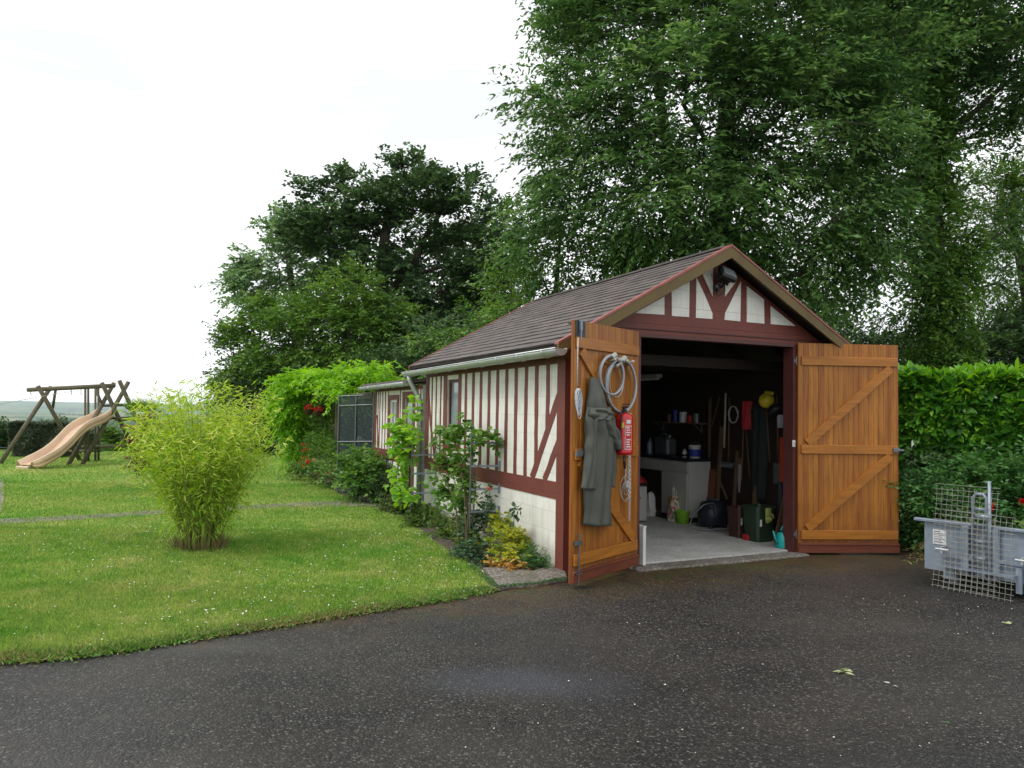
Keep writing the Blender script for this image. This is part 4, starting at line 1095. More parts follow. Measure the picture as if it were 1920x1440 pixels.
# carrier bag
def bag(name, label, mat, t, s, rx, ry, h, seed, cat='bag', par_mat2=None):
    o = lth(name, label, cat, t, s); q = MB(); rg = random.Random(seed); ph = [rg.uniform(0, 6) for _ in range(6)]
    def fn(u, v):
        a = 2 * math.pi * u; k = 1 - .45 * v ** 2 + .10 * math.sin(11 * a + v * 9 + ph[4]) * (.4 + v) + .08 * math.sin(3 * a + ph[0]) + .06 * math.sin(7 * a + ph[1] + v * 5) + .05 * math.sin(v * 11 + ph[2] + 2 * a)
        if v > .97: k = .05
        return (rx * k * math.cos(a), ry * k * math.sin(a), h * v + .015 * math.sin(5 * a + ph[3]) * v)
    q.grid(fn, 36, 16); q.build('sack', M[mat], o, smooth=True); return o
def at_floor(px, py):
    p = G(px, py, .037); d = p - Vector((GX, GY, 0)); return d.x * .9055 + d.y * .4243, -d.x * .4243 + d.y * .9055
a = at_floor(1228, 968); bag('carrier_bag', 'crumpled white plastic bag on the garage floor beside the chest', 'whitep', a[0], a[1] + .1, .10, .10, .34, 3)
a = at_floor(1273, 978); o = bag('patterned_bag', 'flower-printed bag standing in front of the cream cabinet', 'flowerbag', a[0], a[1] + .08, .12, .09, .36, 8)
q = MB(); 
for k in (-.05, .05): q.tube([(k, 0, .34), (k * 1.2, -.02, .44), (k * .6, 0, .48), (k * .2, 0, .35)], .006, 5)
q.build('handle', M['whitep'], o)
a = at_floor(1273, 979); o = lth('lime_bucket', 'lime green bucket in front of the flower-printed bag', 'bucket', a[0] - .02, a[1] - .10)
q = MB(); q.lathe([(.08, 0), (.105, .17), (.112, .175), (.108, .18), (.098, .176), (.078, .02), (0, .02)], 20); q.build('bucket', M['lime'], o, smooth=True)
# hose + dark machine (vacuum)
a = at_floor(1350, 990); o = lth('vacuum_cleaner', 'dark blue workshop vacuum cleaner with looped hose', 'vacuum cleaner', a[0] - .05, a[1] + .1)
q = MB(); q.lathe([(.16, .04), (.19, .06), (.19, .24), (.17, .27), (.15, .33), (.06, .36), (0, .36)], 22); q.build('body', M['navy'], o, smooth=True)
q = MB(); q.box((0, 0, .375), (.06, .2, .03), bev=.01); q.box((-.1, -.14, .30), (.09, .02, .03)); q.build('handle', M['galvdk'], o)
for k in range(4):
    q = MB(); an_ = math.pi / 4 + k * math.pi / 2; q.lathe([(0, 0), (.03, .005), (.03, .04), (0, .05)], 10, c=(.17 * math.cos(an_), .17 * math.sin(an_), 0)); q.build('caster', M['black'], o)
q = MB(); q.tube([(-.1, -.16, .2), (-.16, -.22, .36), (-.30, -.2, .34), (-.42, -.12, .2), (-.46, -.1, .05), (-.40, -.2, .02), (-.2, -.35, .02), (.05, -.38, .02), (.15, -.3, .02)], .011, 8); q.build('hose', M['galvdk'], o, smooth=True)
a = at_floor(1345, 975); o = lth('tool_case', 'black tool case behind the vacuum cleaner', 'case', a[0] - .02, a[1] + .28)
q = MB(); q.box((0, 0, .17), (.22, .35, .34), bev=.02); q.build('shell', M['black'], o); q = MB(); q.tube([(-.05, -.08, .34), (-.05, -.06, .38), (-.05, .06, .38), (-.05, .08, .34)], .01, 6); q.build('handle', M['galvdk'], o)
# bins
def bin_(name, label, mat, px, py, w_, d_, h, tag_mat='whitep'):
    a = at_floor(px, py); o = lth(name, label, 'bin', a[0], a[1] + d_ / 2)
    q = MB(); n = 5
    def ring(k, z): 
        return [(x * w_ / 2 * k, y * d_ / 2 * k, z) for x, y in ((-1, -.8), (-.8, -1), (.8, -1), (1, -.8), (1, .8), (.8, 1), (-.8, 1), (-1, .8))]
    rings = [ring(.84, 0), ring(.99, h * .93), ring(1.06, h * .94), ring(1.06, h), ring(.97, h), ring(.82, .02)]
    vs = [p for r_ in rings for p in r_]; fs = [tuple(range(8))[::-1]]
    for i in range(5): fs += [(i * 8 + k, i * 8 + (k + 1) % 8, (i + 1) * 8 + (k + 1) % 8, (i + 1) * 8 + k) for k in range(8)]
    fs.append(tuple(40 + k for k in range(8))); q.add(vs, fs); q.build('tub', M[mat], o)
    q = MB(); q.box((-w_ * .3, -d_ * .47, h * .55), (w_ * .10, .006, .08)); q.build('sticker', M[tag_mat], o)
    q = MB(); q.tube([(-w_ * .35, -d_ * .53, h * .95), (0, -d_ * .6, h * .93), (w_ * .35, -d_ * .53, h * .95)], .008, 6); q.build('handle', M['black'], o)
    return o, a
bin_('brown_bin', 'dark brown rectangular waste tub on the garage floor', 'brownp', 1399, 1009, .22, .24, .37)
og, a = bin_('green_bin', 'dark green waste tub with a garden glove over its rim', 'greenp', 1438, 1017, .29, .28, .42)
# glove
o = lth('garden_glove', 'yellow green gardening glove draped over the green tub rim', 'glove', a[0] - .01, a[1] - .02, .35)
q = MB(); q.box((0, -.012, .04), (.09, .022, .12), bev=.01)
for k in range(4): q.tube([(-.035 + .024 * k, -.014, -.01), (-.036 + .025 * k, -.02, -.045), (-.034 + .024 * k, -.012, -.085 + .012 * abs(k - 1))], [.012, .011, .008], 7)
q.tube([(.045, -.014, .03), (.07, -.02, .0), (.075, -.016, -.03)], [.013, .012, .008], 7); q.build('glove', M['gloves'] if 'gloves' in M else simple('glove_cloth', (.26, .28, .07), .8), o, smooth=True)
# leaning plank and teal watering can
a = at_floor(1456, 1020); b_ = inw(1482, 955)
o = lth('leaning_plank', 'short brown plank leaning against the wall inside the right door', 'plank', a[0], a[1])
bl = loc2w(b_[0] - .04, max(.22, b_[1]), b_[2] + .25); bl = Matrix.Rotation(-GROT, 4, 'Z') @ (bl - Vector(o.location)); q = MB(); q.bar((0, 0, .01), bl, .10, .022, up=(0, 1, 0)); q.build('board', M['oldwood'], o)
a = at_floor(1473, 1028); o = lth('watering_can', 'small teal watering can just inside the right door post', 'watering can', a[0] - .01, a[1] + .03)
q = MB(); q.lathe([(.075, 0), (.085, .02), (.08, .13), (.06, .17), (.045, .18), (0, .18)], 18); q.tube([(.05, 0, .16), (.07, .0, .24), (.02, 0, .27), (-.03, 0, .2)], .012, 8); q.tube([(-.07, 0, .05), (-.12, 0, .12), (-.15, 0, .2)], [.018, .012, .01], 8); q.build('body', M['teal'], o, smooth=True)
# white sheet/board behind left door foot
a = at_floor(1190, 1050); o = lth('white_panel', 'narrow white panel leaning beside the left door post', 'panel', OP0 + .085, .02)
q = MB(); q.box((0, 0, .19), (.035, .16, .38), bev=.002); q.box((0, 0, .385), (.04, .17, .01)); q.build('board', M['whitep'], o)
# hanging tools and sticks on the right wall
def stick(label, pts, r, mat='oldwood', cat='tool', name='wooden_handle', head=None, group='tools hanging on the right garage wall'):
    A = inw(*pts[0]); 
    o = lth(name, label, cat, A[0] - .03, A[1], A[2], group=group)
    base = Vector((A[0], A[1], A[2])); q = MB()
    P_ = [Vector(inw(*p)) - base for p in pts]
    q.tube([(0, p.y, p.z) for p in P_], r, 8); q.build('shaft', M[mat], o, smooth=True)
    if head: head(o, P_)
    return o
def rake(o, P_):
    p = P_[-1]; q = MB(); q.box((-.02, p.y, p.z), (.03, .26, .02))
    for k in range(8): q.tube([(-.02, p.y - .12 + .034 * k, p.z), (-.05, p.y - .12 + .034 * k, p.z - .06)], .004, 4)
    q.build('rake_head', M['galvdk'], o)
def spade(o, P_):
    p = P_[-1]; q = MB(); q.box((0, p.y, p.z - .12), (.012, .17, .26), bev=.005); q.build('blade', M['galvdk'], o)
stick('pale bare broomstick, the brightest pole on the garage wall', [(1364, 737), (1361, 840)], .013, 'oldwood2' if 'oldwood2' in M else 'rope')
stick('thin dark stick just left of the two crossed laths', [(1333, 750), (1332, 870)], .010, 'post')
stick('long wooden lath hanging close by the worktop end', [(1336, 745), (1334, 857)], .011)
stick('lath slanting towards the pale broomstick', [(1352, 745), (1338, 800)], .010)
stick('wooden shaft right of the pale broomstick with rake head', [(1371, 745), (1369, 868)], .011, head=rake)
stick('thin brown handle under the red bag, left one', [(1397, 800), (1394, 900)], .009)
stick('thin brown handle under the red bag, bent right one', [(1402, 805), (1409, 895)], .009)
stick('long slanting shaft left of the dark cloth', [(1440, 762), (1447, 868)], .010)
stick('thin hanging handle below the black helmet', [(1460, 740), (1463, 870)], .010, head=spade)
stick('short board leaning low beside the vacuum cleaner', [(1346, 885), (1366, 935)], .016)
# dark cloth, red bag, yellow helmet, black helmet, red box, grey panel
def wallcloth(name, label, cat, px0, px1, py0, py1, mat, dep, seed):
    A = inw((px0 + px1) / 2, py0); o = lth(name, label, cat, A[0], A[1], A[2])
    s0 = inw(px0, py0)[1] - A[1]; s1 = inw(px1, py0)[1] - A[1]; h = A[2] - inw((px0 + px1) / 2, py1)[2]
    q = MB(); q.grid(lambda u, v: (-.03 - dep * math.sin(math.pi * u) - .012 * math.sin(u * 16 + seed + v * 3), (s0 + (s1 - s0) * u) * (.5 + .5 * math.sin(math.pi * min(.97, .10 + .80 * v)) ** .5), -h * v), 20, 14); q.build('cloth', M[mat], o, smooth=True, solid=.01); return o
wallcloth('work_apron', 'long dark green work apron hanging on the garage wall', 'apron', 1410, 1442, 760, 940, 'apron', .05, 1)
wallcloth('red_bag', 'red drawstring bag hanging from the garage wall', 'bag', 1396, 1415, 752, 806, 'redcloth', .07, 2)
wallcloth('dark_sheet', 'dark blue grey sheet hanging low by the right door post', 'sheet', 1462, 1478, 905, 985, 'navy', .04, 3)
A = inw(1449, 752); o = lth('yellow_helmet', 'yellow safety helmet hanging on the garage wall', 'helmet', A[0] - .1, A[1], A[2])
q = MB(); Mh = Matrix.Rotation(R(-70), 4, 'Y') @ Matrix.Rotation(R(25), 4, 'X'); q.lathe([(.10, 0), (.096, .025), (.08, .065), (.044, .09), (0, .10)], 20, M=Mh); q.box((.10, 0, .0), (.06, .12, .010), Mh, bev=.004); q.build('shell', M['yellow'], o, smooth=True)
A = inw(1472, 775); o = lth('face_shield_helmet', 'black forestry helmet with grey visor near the right door post', 'helmet', A[0] - .12, max(.3, A[1]), A[2])
q = MB(); q.lathe([(.12, 0), (.12, .04), (.1, .09), (.05, .12), (0, .13)], 20, M=Matrix.Rotation(R(-30), 4, 'X')); q.build('shell', M['black'], o, smooth=True)
q = MB(); q.grid(lambda u, v: (.13 * math.cos(3.9 + 1.9 * u), .13 * math.sin(3.9 + 1.9 * u), -.02 - .16 * v), 10, 2); q.build('visor', M['cablegrey'], o, smooth=True, solid=.003)
A = inw(1474, 820); B = inw(1474, 902); o = lth('red_cabinet', 'tall orange red metal box fixed inside by the right door post', 'metal box', W_ - .18, .55, B[2])
q = MB(); q.box((0, 0, (A[2] - B[2]) / 2), (.14, .30, A[2] - B[2]), bev=.01); q.build('case', M['orange'], o); q = MB(); q.box((0, -.155, .2), (.09, .012, .3)); q.build('panel', M['orange'], o)
o = lth('light_switch', 'small white light switch on the right door post', 'switch', OP1 - .03, -.008, 1.24); q = MB(); q.box((0, -.006, 0), (.04, .014, .075), bev=.003); q.build('plate', M['whitep'], o); q = MB(); q.box((0, -.015, 0), (.02, .008, .03), bev=.002); q.build('rocker', M['cream'], o)
# strip lamp, unlit
o = lth('strip_light', 'unlit fluorescent strip light under the garage tie beams', 'strip light', 2.6, 2.6, 2.03)
q = MB(); q.box((0, 0, .04), (.10, 1.1, .05), bev=.006); q.build('housing', M['cream'], o); q = MB(); q.tube([(0, -.53, 0), (0, .53, 0)], .016, 10); q.build('tube', M['whitep'], o)

# ================================================================ LINK BOX AND WIRE MESH AT RIGHT
Db = Vector((-.626, .779, 0)); Nb = Vector((.779, .626, 0))
base = Vector((4.36, 6.45, 0)) + Vector(Nb) * .10
lbx = thing('transport_box', 'grey galvanised tractor transport box standing at the right edge of the drive', 'transport box', base + Db * .315, math.atan2(-Db.y, -Db.x))
hw = .49; z0, z1 = .13, .575; dep = .85          # local x along the face (towards the camera's right), local +y away? check below
# local +y = rot90 of +x ; x = -Db -> y = (-Db).rot90 = (.779,.626) = away
q = MB()
q.box((0, .012, (z0 + z1) / 2), (2 * hw, .02, z1 - z0)); q.prism([(.02, z0), (.02, z1), (.10, z1), (dep, z0 + .06), (dep, z0)], 'x', -hw, -hw + .02); q.prism([(.02, z0), (.02, z1), (.10, z1), (dep, z0 + .06), (dep, z0)], 'x', hw + .32, hw + .34); q.box((hw + .16, .012, (z0 + z1) / 2), (.34, .018, z1 - z0))
q.box((.16, dep / 2, z0 + .01), (2 * hw + .30, dep - .03, .02))
q.build('tray', M['galv'], lbx)
q = MB(); q.box((.13, -.012, z1 + .012), (2 * hw + .42, .06, .028), bev=.005); q.build('rim', M['galv'], lbx)
for x in (-.12, .12):
    q = MB(); q.box((x, -.03, (z0 + z1) / 2), (.055, .05, z1 - z0), bev=.004); q.build('upright', M['galv'], lbx)
q = MB(); q.tube([(-.055, -.05, .12), (-.055, -.05, .84), (-.03, -.05, .875), (.03, -.05, .875), (.055, -.05, .84), (.055, -.05, .12)], .014, 8)
for z in (.30, .45, .6, .74): q.box((0, -.05, z), (.11, .012, .03))
q.build('mast', M['galv'], lbx, smooth=True)
q = MB(); q.tube([(.085, -.07, .10), (.085, -.07, 1.0)], .014, 8); q.tube([(.05, -.07, .985), (.10, -.07, .985)], .008, 6); q.box((.04, -.08, .68), (.12, .03, .04)); q.build('lever', M['galv'], lbx, smooth=True)
q = MB(); q.box((0, -.10, .20), (.58, .09, .014)); q.box((0, -.03, .30), (.66, .03, .03)); q.box((-.25, -.05, .14), (.09, .05, .12)); q.box((.30, -.04, .16), (.045, .03, .22)); q.build('lower_bracket', M['galv'], lbx)
for x in (-.30, .34):
    q = MB(); q.tube([(x - .05, -.10, .345), (x + .06, -.10, .345)], .011, 8); q.box((x, -.06, .34), (.02, .09, .06)); q.build('pin', M['zinc'], lbx)
for x, y in ((-.3, .2), (.5, .2), (-.3, .7), (.5, .7)):
    q = MB(); q.box((x, y, .07), (.07, .07, .13)); q.build('foot', M['galvdk'], lbx)
q = MB(); q.box((-.355, -.001, .44), (.115, .004, .135)); pl_ = q.build('notice', M['paper'], lbx)
q = MB()
for k in range(7):
    wd_ = (.05, .08, .085, .07, .085, .06, .08)[k]; q.box((-.355 - (.095 - wd_) / 2, -.0045, .49 - k * .016), (wd_, .002, .003 if k not in (0, 6) else .006))
q.build('print', M['ink'], pl_)
def wiremesh(label, a, b, h, lean, off, sp=.046):
    d = (b - a); ln = d.length; rz = math.atan2(d.y, d.x); o = thing('wire_mesh_panel', label, 'wire mesh', a, rz, 'wire mesh offcuts leaning on the transport box')
    q = MB(); nx_ = int(ln / sp); nz_ = int(h / sp); rg = random.Random(int(h * 100))
    def pt(x, z): return (x + .006 * math.sin(z * 9), z / h * lean + .010 * math.sin(x * 5 + z * 4), z)
    for i in range(nx_ + 1):
        x = i * sp; q.tube([pt(x, z) for z in [-.0 + (h + .0) * k / 10 for k in range(11)]], .0019, 4)
    for j in range(nz_ + 1):
        z = .02 + j * sp; q.tube([pt(x, z) for x in [-.015 + (ln + .02) * k / 8 for k in range(9)]], .0019, 4)
    q.build('wires', simple('rusty_galvanised_wire', (.34, .33, .29), .5, .4, .25, 30) if 'wire' not in M else M['wire'], o); return o
M['wire'] = simple('galvanised_wire', (.27, .27, .24), .5, .4, .25, 30)
a = G(1748, 1100); b = G(1866, 1122); wiremesh('tall narrow wire mesh panel leaning farther back on the grey box', a, b, .92, .10, 0)
a = G(1764, 1104); b = G(1894, 1130); wiremesh('lower wider wire mesh panel leaning in front of the grey box', a + Vector((0, -.03, 0)), b + Vector((0, -.03, 0)), .70, .07, 0)

# ================================================================ PLAY FRAME
def T(px, py, Y): return P(px, py, Y)
sw = thing('climbing_swing_frame', 'weathered round timber swing and climbing frame at the far end of the lawn', 'swing frame', Vector((-12, 20, 0)))
O = Vector(sw.location)
def poles(name, lst, r=.055, mat='post', taper=1.0):
    for a, b in lst:
        q = MB(); q.tube([a - O, b - O], [r, r * taper], 9); q.build(name, M[mat], sw, smooth=True)
def gz(px, py, Y): p = P(px, py, Y); p.z = -.02; return p
poles('crossbeam', [(T(52, 731, 20), T(215, 723, 20))], .06)
poles('leg', [(gz(-2, 871, 19.15), T(96, 725, 20.3)), (gz(151, 862, 21), T(71, 724, 19.8)),
              (gz(127, 871, 19.3), T(214, 718, 20.3)), (gz(262, 862, 21.1), T(191, 718, 19.8)),
              (gz(153, 871, 19.4), T(241, 716, 20.3)), (gz(291, 862, 21.2), T(224, 714, 19.8))], .055)
poles('post', [(gz(160, 865, 20.3), T(160, 724, 20.3)), (gz(166, 865, 20.4), T(165.5, 724, 20.4)), (gz(179, 863, 20.6), T(179, 724, 20.6)), (gz(185, 863, 20.7), T(184.5, 724, 20.7))], .030)
poles('brace', [(T(104, 732, 20), T(99, 765, 20.3)), (T(177, 724, 20), T(190, 755, 19.9))], .035)
poles('rung', [(T(188, 761, 20.2), T(243, 759, 20.4)), (T(206, 784, 20.2), T(256, 783, 20.4)), (T(216, 787, 20.8), T(262, 787, 20.8)), (T(226, 801, 20.8), T(250, 799, 20.8)), (T(146, 837, 20.5), T(228, 837, 20.5)), (T(130, 846, 20.9), T(190, 845, 20.9))], .036)
q = MB(); 
for px in (58, 134, 152): 
    p = T(px, 730, 20) - O; q.tube([p, p + Vector((0, 0, -.12)), p + Vector((.03, 0, -.15))], .010, 5)
q.build('hook', M['galvdk'], sw)
q = MB(); p = T(245, 799, 20.4) - O; q.box(tuple(p), (.34, .2, .05), bev=.01); q.build('seat', M['redcloth'], sw)
# slide
sl = thing('slide', 'faded orange wavy plastic slide running down from the timber frame', 'slide', gz(55, 878, 17.95)); O = Vector(sl.location)
ctr = [((47, 876), 17.9, .06), ((70, 867), 18.0, .0), ((95, 849), 18.35, 0), ((118, 829), 18.75, 0), ((140, 810), 19.1, 0), ((160, 797), 19.4, 0), ((180, 785), 19.75, 0), ((192, 776), 19.95, 0), ((200, 774), 20.1, 0)]
cp = [P(c[0][0] - 1, c[0][1] + 3, c[1]) for c in ctr]
# smooth resample
def cr(pts, n):
    o_ = []
    for i in range(len(pts) - 1):
        p0, p1, p2, p3 = pts[max(i - 1, 0)], pts[i], pts[i + 1], pts[min(i + 2, len(pts) - 1)]
        for k in range(n):
            t = k / n; o_.append(.5 * ((2 * p1) + (p2 - p0) * t + (2 * p0 - 5 * p1 + 4 * p2 - p3) * t * t + (3 * p1 - p0 - 3 * p2 + p3) * t ** 3))
    o_.append(pts[-1]); return o_
path = cr(cp, 6)
path = [Vector((p.x, p.y, max(p.z + .04 * math.sin(i / (len(path) - 1) * 4 * math.pi + .6), .10))) for i, p in enumerate(path)]
dirp = (path[-1] - path[0]); dirp.z = 0; dirp.normalize(); sd_ = Vector((dirp.y, -dirp.x, 0))   # to the right, looking up the slide
prof = [(-.26, -.06), (-.26, .13), (-.235, .155), (-.20, .14), (-.175, .03), (-.14, 0), (.14, 0), (.175, .03), (.20, .14), (.235, .155), (.26, .13), (.27, .05), (.25, .03), (.27, .0), (.26, -.06)]
vs, fs = [], []; k = len(prof)
for i, p in enumerate(path):
    e = 1.0 if i > 5 else .5 + .1 * i
    for a, b in prof: vs.append(tuple(p - O + sd_ * a + Vector((0, 0, b * e - .0))))
for i in range(len(path) - 1):
    for j in range(k - 1): fs.append((i * k + j, i * k + j + 1, (i + 1) * k + j + 1, (i + 1) * k + j))
q = MB(); q.add(vs, fs); q.build('chute', M['slide'], sl, smooth=True, solid=.012)
for sg in (-.235, .235):
    q = MB(); q.tube([p - O + sd_ * sg + Vector((0, 0, .155 * (1.0 if i > 5 else .5 + .1 * i))) for i, p in enumerate(path)], .022, 8); q.build('rail', M['slided'], sl, smooth=True)
q = MB(); p = path[0] - O; q.box((p.x, p.y, .05), (.30, .22, .1), bev=.01); q.build('foot', M['slided'], sl)
# washing line
q = MB(); a = P(-60, 766, 19.0); b = P(85, 742, 19.9); c = P(134, 734, 20); q.tube([a, a.lerp(b, .5) + Vector((0, 0, -.02)), b, c], .008, 5)
tag(q.build('clothes_line', M['rope']), 'thin line tied to the swing frame and running off to the left', 'rope')
# low wire fence left
f_ = thing('wire_fence', 'low wire fence between posts at the left end of the lawn', 'fence', G(-40, 856)); O = Vector(f_.location)
q = MB(); A_, B_ = P(-80, 839, 21.5), P(24, 839, 22.5)
for dz in (0, -.12): q.tube([A_ - O + Vector((0, 0, dz)), B_ - O + Vector((0, 0, dz))], .006, 5)
q.build('wire', M['galv'], f_)
for k in (0, .5, 1):
    p = A_.lerp(B_, k) - O; q = MB(); q.tube([(p.x, p.y, -O.z - .05), (p.x, p.y, p.z + .05)], .03, 7); q.build('post', M['post'], f_)

# more of the clutter along the garage wall -----------------------------------
o = lth('wall_shelf', 'narrow dark shelf on the garage wall above the worktop', 'shelf', WT - .10, 2.75, 1.42)
q = MB(); q.box((0, 0, 0), (.18, 1.1, .022)); q.build('board', M['oldwood'], o)
for y in (-.45, .45):
    q = MB(); q.box((.06, y, -.07), (.02, .02, .13)); q.bar((.06, y, -.13), (-.07, y, -.012), .015, .015, up=(0, 1, 0)); q.build('bracket', M['galvdk'], o)
for k, (y, r_, h_, mt, lab) in enumerate(((-.42, .05, .13, 'galvdk', 'grey tin on the wall shelf, nearest the door'), (-.28, .04, .10, 'extred', 'small dark red tin on the wall shelf'), (-.12, .055, .15, 'whitep', 'white tin on the middle of the wall shelf'), (.06, .04, .17, 'bluelab', 'blue bottle on the wall shelf'), (.22, .05, .11, 'brownp', 'brown tin towards the back of the wall shelf'))):
    t_ = lth('tin', lab, 'tin', WT - .11, 2.75 + y, 1.431); q = MB(); q.lathe([(r_, 0), (r_, h_), (r_ * .9, h_ + .004), (0, h_ + .004)], 14); q.build('can', M[mt], t_, smooth=False)
for k, (s, z, w_, h_, lab) in enumerate(((3.45, 0.0, .34, .26, 'closed cardboard box on the floor in the far corner'), (1.86, 0.0, .01, .01, ''))):
    if not lab: continue
    t_ = lth('cardboard_box', lab, 'box', 2.55, s + .2); q = MB(); q.box((0, 0, h_ / 2), (w_, .3, h_), bev=.004); q.build('carton', M['oldwood'], t_); q = MB(); q.box((0, 0, h_ + .001), (w_ - .02, .05, .002)); q.build('tape', M['cream'], t_)
boards = ((1341, 880, 1350, 966, .14, 'broad reddish board standing beside the cabinet end'), (1356, 800, 1354, 985, .06, 'tall narrow plank standing behind the tool case'), (1386, 845, 1382, 1000, .05, 'thin plank standing behind the brown tub'), (1425, 860, 1430, 1000, .09, 'red brown plank standing behind the dark green tub'))
for px0, py0, px1, py1, wd_, lab in boards:
    A = inw(px0, py0); t_ = lth('standing_board', lab, 'board', A[0] - .05, A[1], group='boards stood against the garage wall'); q = MB(); q.bar((-.06, 0, .004), (.02, 0, A[2] - .037), .02, wd_, up=(0, 1, 0)); q.build('board', M['oldwood'] if wd_ != .14 else M['doorlow'], t_)
for px, py, r_, lab, mt in ((1420, 770, .12, 'coil of dark rope hanging on the garage wall', 'brownp'), (1380, 765, .09, 'small coil of pale twine hanging on the garage wall', 'rope')):
    A = inw(px, py); t_ = lth('rope_coil', lab, 'rope', A[0] - .02, A[1], A[2]); q = MB()
    q.tube([(-.02 - .004 * (i % 5), r_ * (1 + .06 * math.sin(i * .7)) * math.cos(i * .2618), -r_ + r_ * 1.25 * math.sin(i * .2618)) for i in range(97)], .007, 5); q.build('coil', M[mt], t_, smooth=True)
A = inw(1390, 870); t_ = lth('hand_saw', 'hand saw hanging low between the thin handles', 'saw', A[0] - .02, A[1], A[2]); q = MB(); q.prism([(-.05, 0), (.05, 0), (.02, -.38), (-.01, -.38)], 'x', -.012, -.009); q.build('blade', M['zinc'], t_); q = MB(); q.box((-.01, 0, .04), (.025, .10, .09), bev=.01); q.build('handle', M['oldwood'], t_)
for px, py, w_, h_, d_, mt, lab in ((1316, 975, .16, .10, .12, 'galvdk', 'small grey toolbox on the floor at the cabinet foot'), (1408, 1012, .10, .07, .10, 'redcloth', 'little dark red pot in front of the brown tub'),):
    a = at_floor(px, py); t_ = lth('toolbox' if 'tool' in lab else 'pot', lab, 'toolbox' if 'tool' in lab else 'pot', a[0] - .05, a[1]); q = MB(); q.box((0, 0, h_ / 2), (w_, d_, h_), bev=.01); q.build('case', M[mt], t_); q = MB(); q.tube([(-w_ * .3, 0, h_), (-w_ * .3, 0, h_ + .03), (w_ * .3, 0, h_ + .03), (w_ * .3, 0, h_)], .006, 5); q.build('handle', M['black'], t_)

# ================================================================ PLANTING NEAR THE HOUSE
# bamboo --------------------------------------------------------------------
def bamboo():
    rng = np.random.default_rng(21); b = G(375, 1030); root = thing('bamboo_clump', 'yellow green bamboo clump spreading from a narrow foot on the near lawn', 'bamboo', b)
    mb = MB(); P0, D0_, N0 = [], [], []; L0, W0, C0_ = [], [], []
    ns = 185
    for i in range(ns):
        a = rng.random() * 2 * math.pi; r0 = .19 * math.sqrt(rng.random()); r1 = r0 * 1.5 + .58 * rng.random() ** .75
        h = 1.28 + .78 * rng.random() - .30 * (r1 / .9)
        if i < 26: h += .26 * rng.random()
        elif i < 20: a = rng.uniform(-.6, .25); r0 = .2; r1 = .55 + .1 * rng.random(); h = 1.95 + .22 * rng.random()
        x0, y0 = r0 * math.cos(a), r0 * math.sin(a); x1, y1 = r1 * math.cos(a), r1 * math.sin(a)
        pts = []
        for k in range(7):
            t = k / 6; pts.append(Vector((x0 + (x1 - x0) * t ** 1.5, y0 + (y1 - y0) * t ** 1.5, h * t - .10 * t ** 4)))
        mb.tube(pts, [.006 - .0045 * k / 6 for k in range(7)], 4, cap=False)
        cl = rng.random()
        nl = int(rng.integers(70, 112))
        for j in range(nl):
            t = 1 - rng.random() ** 1.25 * .86
            if t < .34 and rng.random() < .72: continue
            f = t * 6; q = min(5, int(f)); p = pts[q].lerp(pts[q + 1], f - q)
            ang = rng.random() * 6.283; tw = .02 + .17 * rng.random() * (1.15 - t * .6)
            p = p + Vector((math.cos(ang) * tw, math.sin(ang) * tw, rng.normal() * .03))
            d = np.array([math.cos(ang + rng.normal() * .5), math.sin(ang + rng.normal() * .5), rng.normal() * .55 - .05 - (.5 if t < .45 else 0)])
            P0.append(p); D0_.append(d); N0.append(rng.normal(size=3) + np.array([0, 0, .8]))
            L0.append(.06 + .07 * rng.random()); W0.append(.009 + .008 * rng.random()); C0_.append(np.clip(.25 + .55 * t * cl + .1 * rng.normal(), 0, 1))
    leaf_object('foliage', np.array(P0), np.array(D0_), np.array(N0), np.array(L0), np.array(W0), rng.random(len(P0)), np.array(C0_), LF['bamboo'], root, mid=.35)
    mb.build('canes', simple('bamboo_cane', (.20, .24, .05), .5), root)
bamboo()
# dry thatch at its foot
rng = np.random.default_rng(5); n_ = 420; b = G(375, 1030)
an_ = rng.random(n_) * 6.283; rr_ = .27 * np.sqrt(rng.random(n_)); pos = np.stack([rr_ * np.cos(an_), rr_ * np.sin(an_), np.zeros(n_)], 1)
d_ = np.stack([np.cos(an_) * .3 + rng.normal(size=n_) * .4, np.sin(an_) * .3 + rng.normal(size=n_) * .4, np.ones(n_)], 1)
bam = [o for o in bpy.data.objects if o.name == 'bamboo_clump'][0]
leaf_object('dead_stems', pos, d_, rng.normal(size=(n_, 3)), .10 + .16 * rng.random(n_), .006 + .004 * rng.random(n_), rng.random(n_), rng.random(n_), simple('dead_bamboo_sheath', (.16, .11, .05), .9, var=.3), bam)

# vines and trellis racks on the garage wall ---------------------------------
def wallp(px, py, t=0.0):
    h = HIT(px, py, loc2w(t, 0, 0), NR); return h
def lsz(h): d = h - Vector((GX, GY, 0)); return d.x * .9055 + d.y * .4243, -d.x * .4243 + d.y * .9055, h.z
def rack(label, s, zs, reach=.36, postz=1.28):
    o = thing('vine_trellis', label, 'trellis', loc2w(0, s, 0), GROT, 'vine trellises on the garage wall')
    q = MB(); q.tube([(-reach, 0, 0), (-reach, 0, postz)], .010, 7); q.build('post', M['galvdk'], o)
    for z in zs:
        q = MB(); q.box((-reach / 2, 0, z), (reach, .022, .022)); q.box((-.006, 0, z), (.010, .05, .11), bev=.002); q.build('arm', M['galv'], o)
    return o
rack('galvanised trellis with four arms behind the nearer vine', 1.52, (.42, .67, .93, 1.19))
rack('galvanised trellis nearer the downpipe, between the two vines', 3.70, (.40, .67, .93), .36, 1.1)
q = MB(); q.tube([(0, 0, 0), (.0, .01, 1.1)], .018, 7); o = thing('stake', 'thin red brown stake standing before the wall near the downpipe', 'stake', loc2w(-.30, 3.95, 0), GROT); q.build('pole', M['reddark'], o)
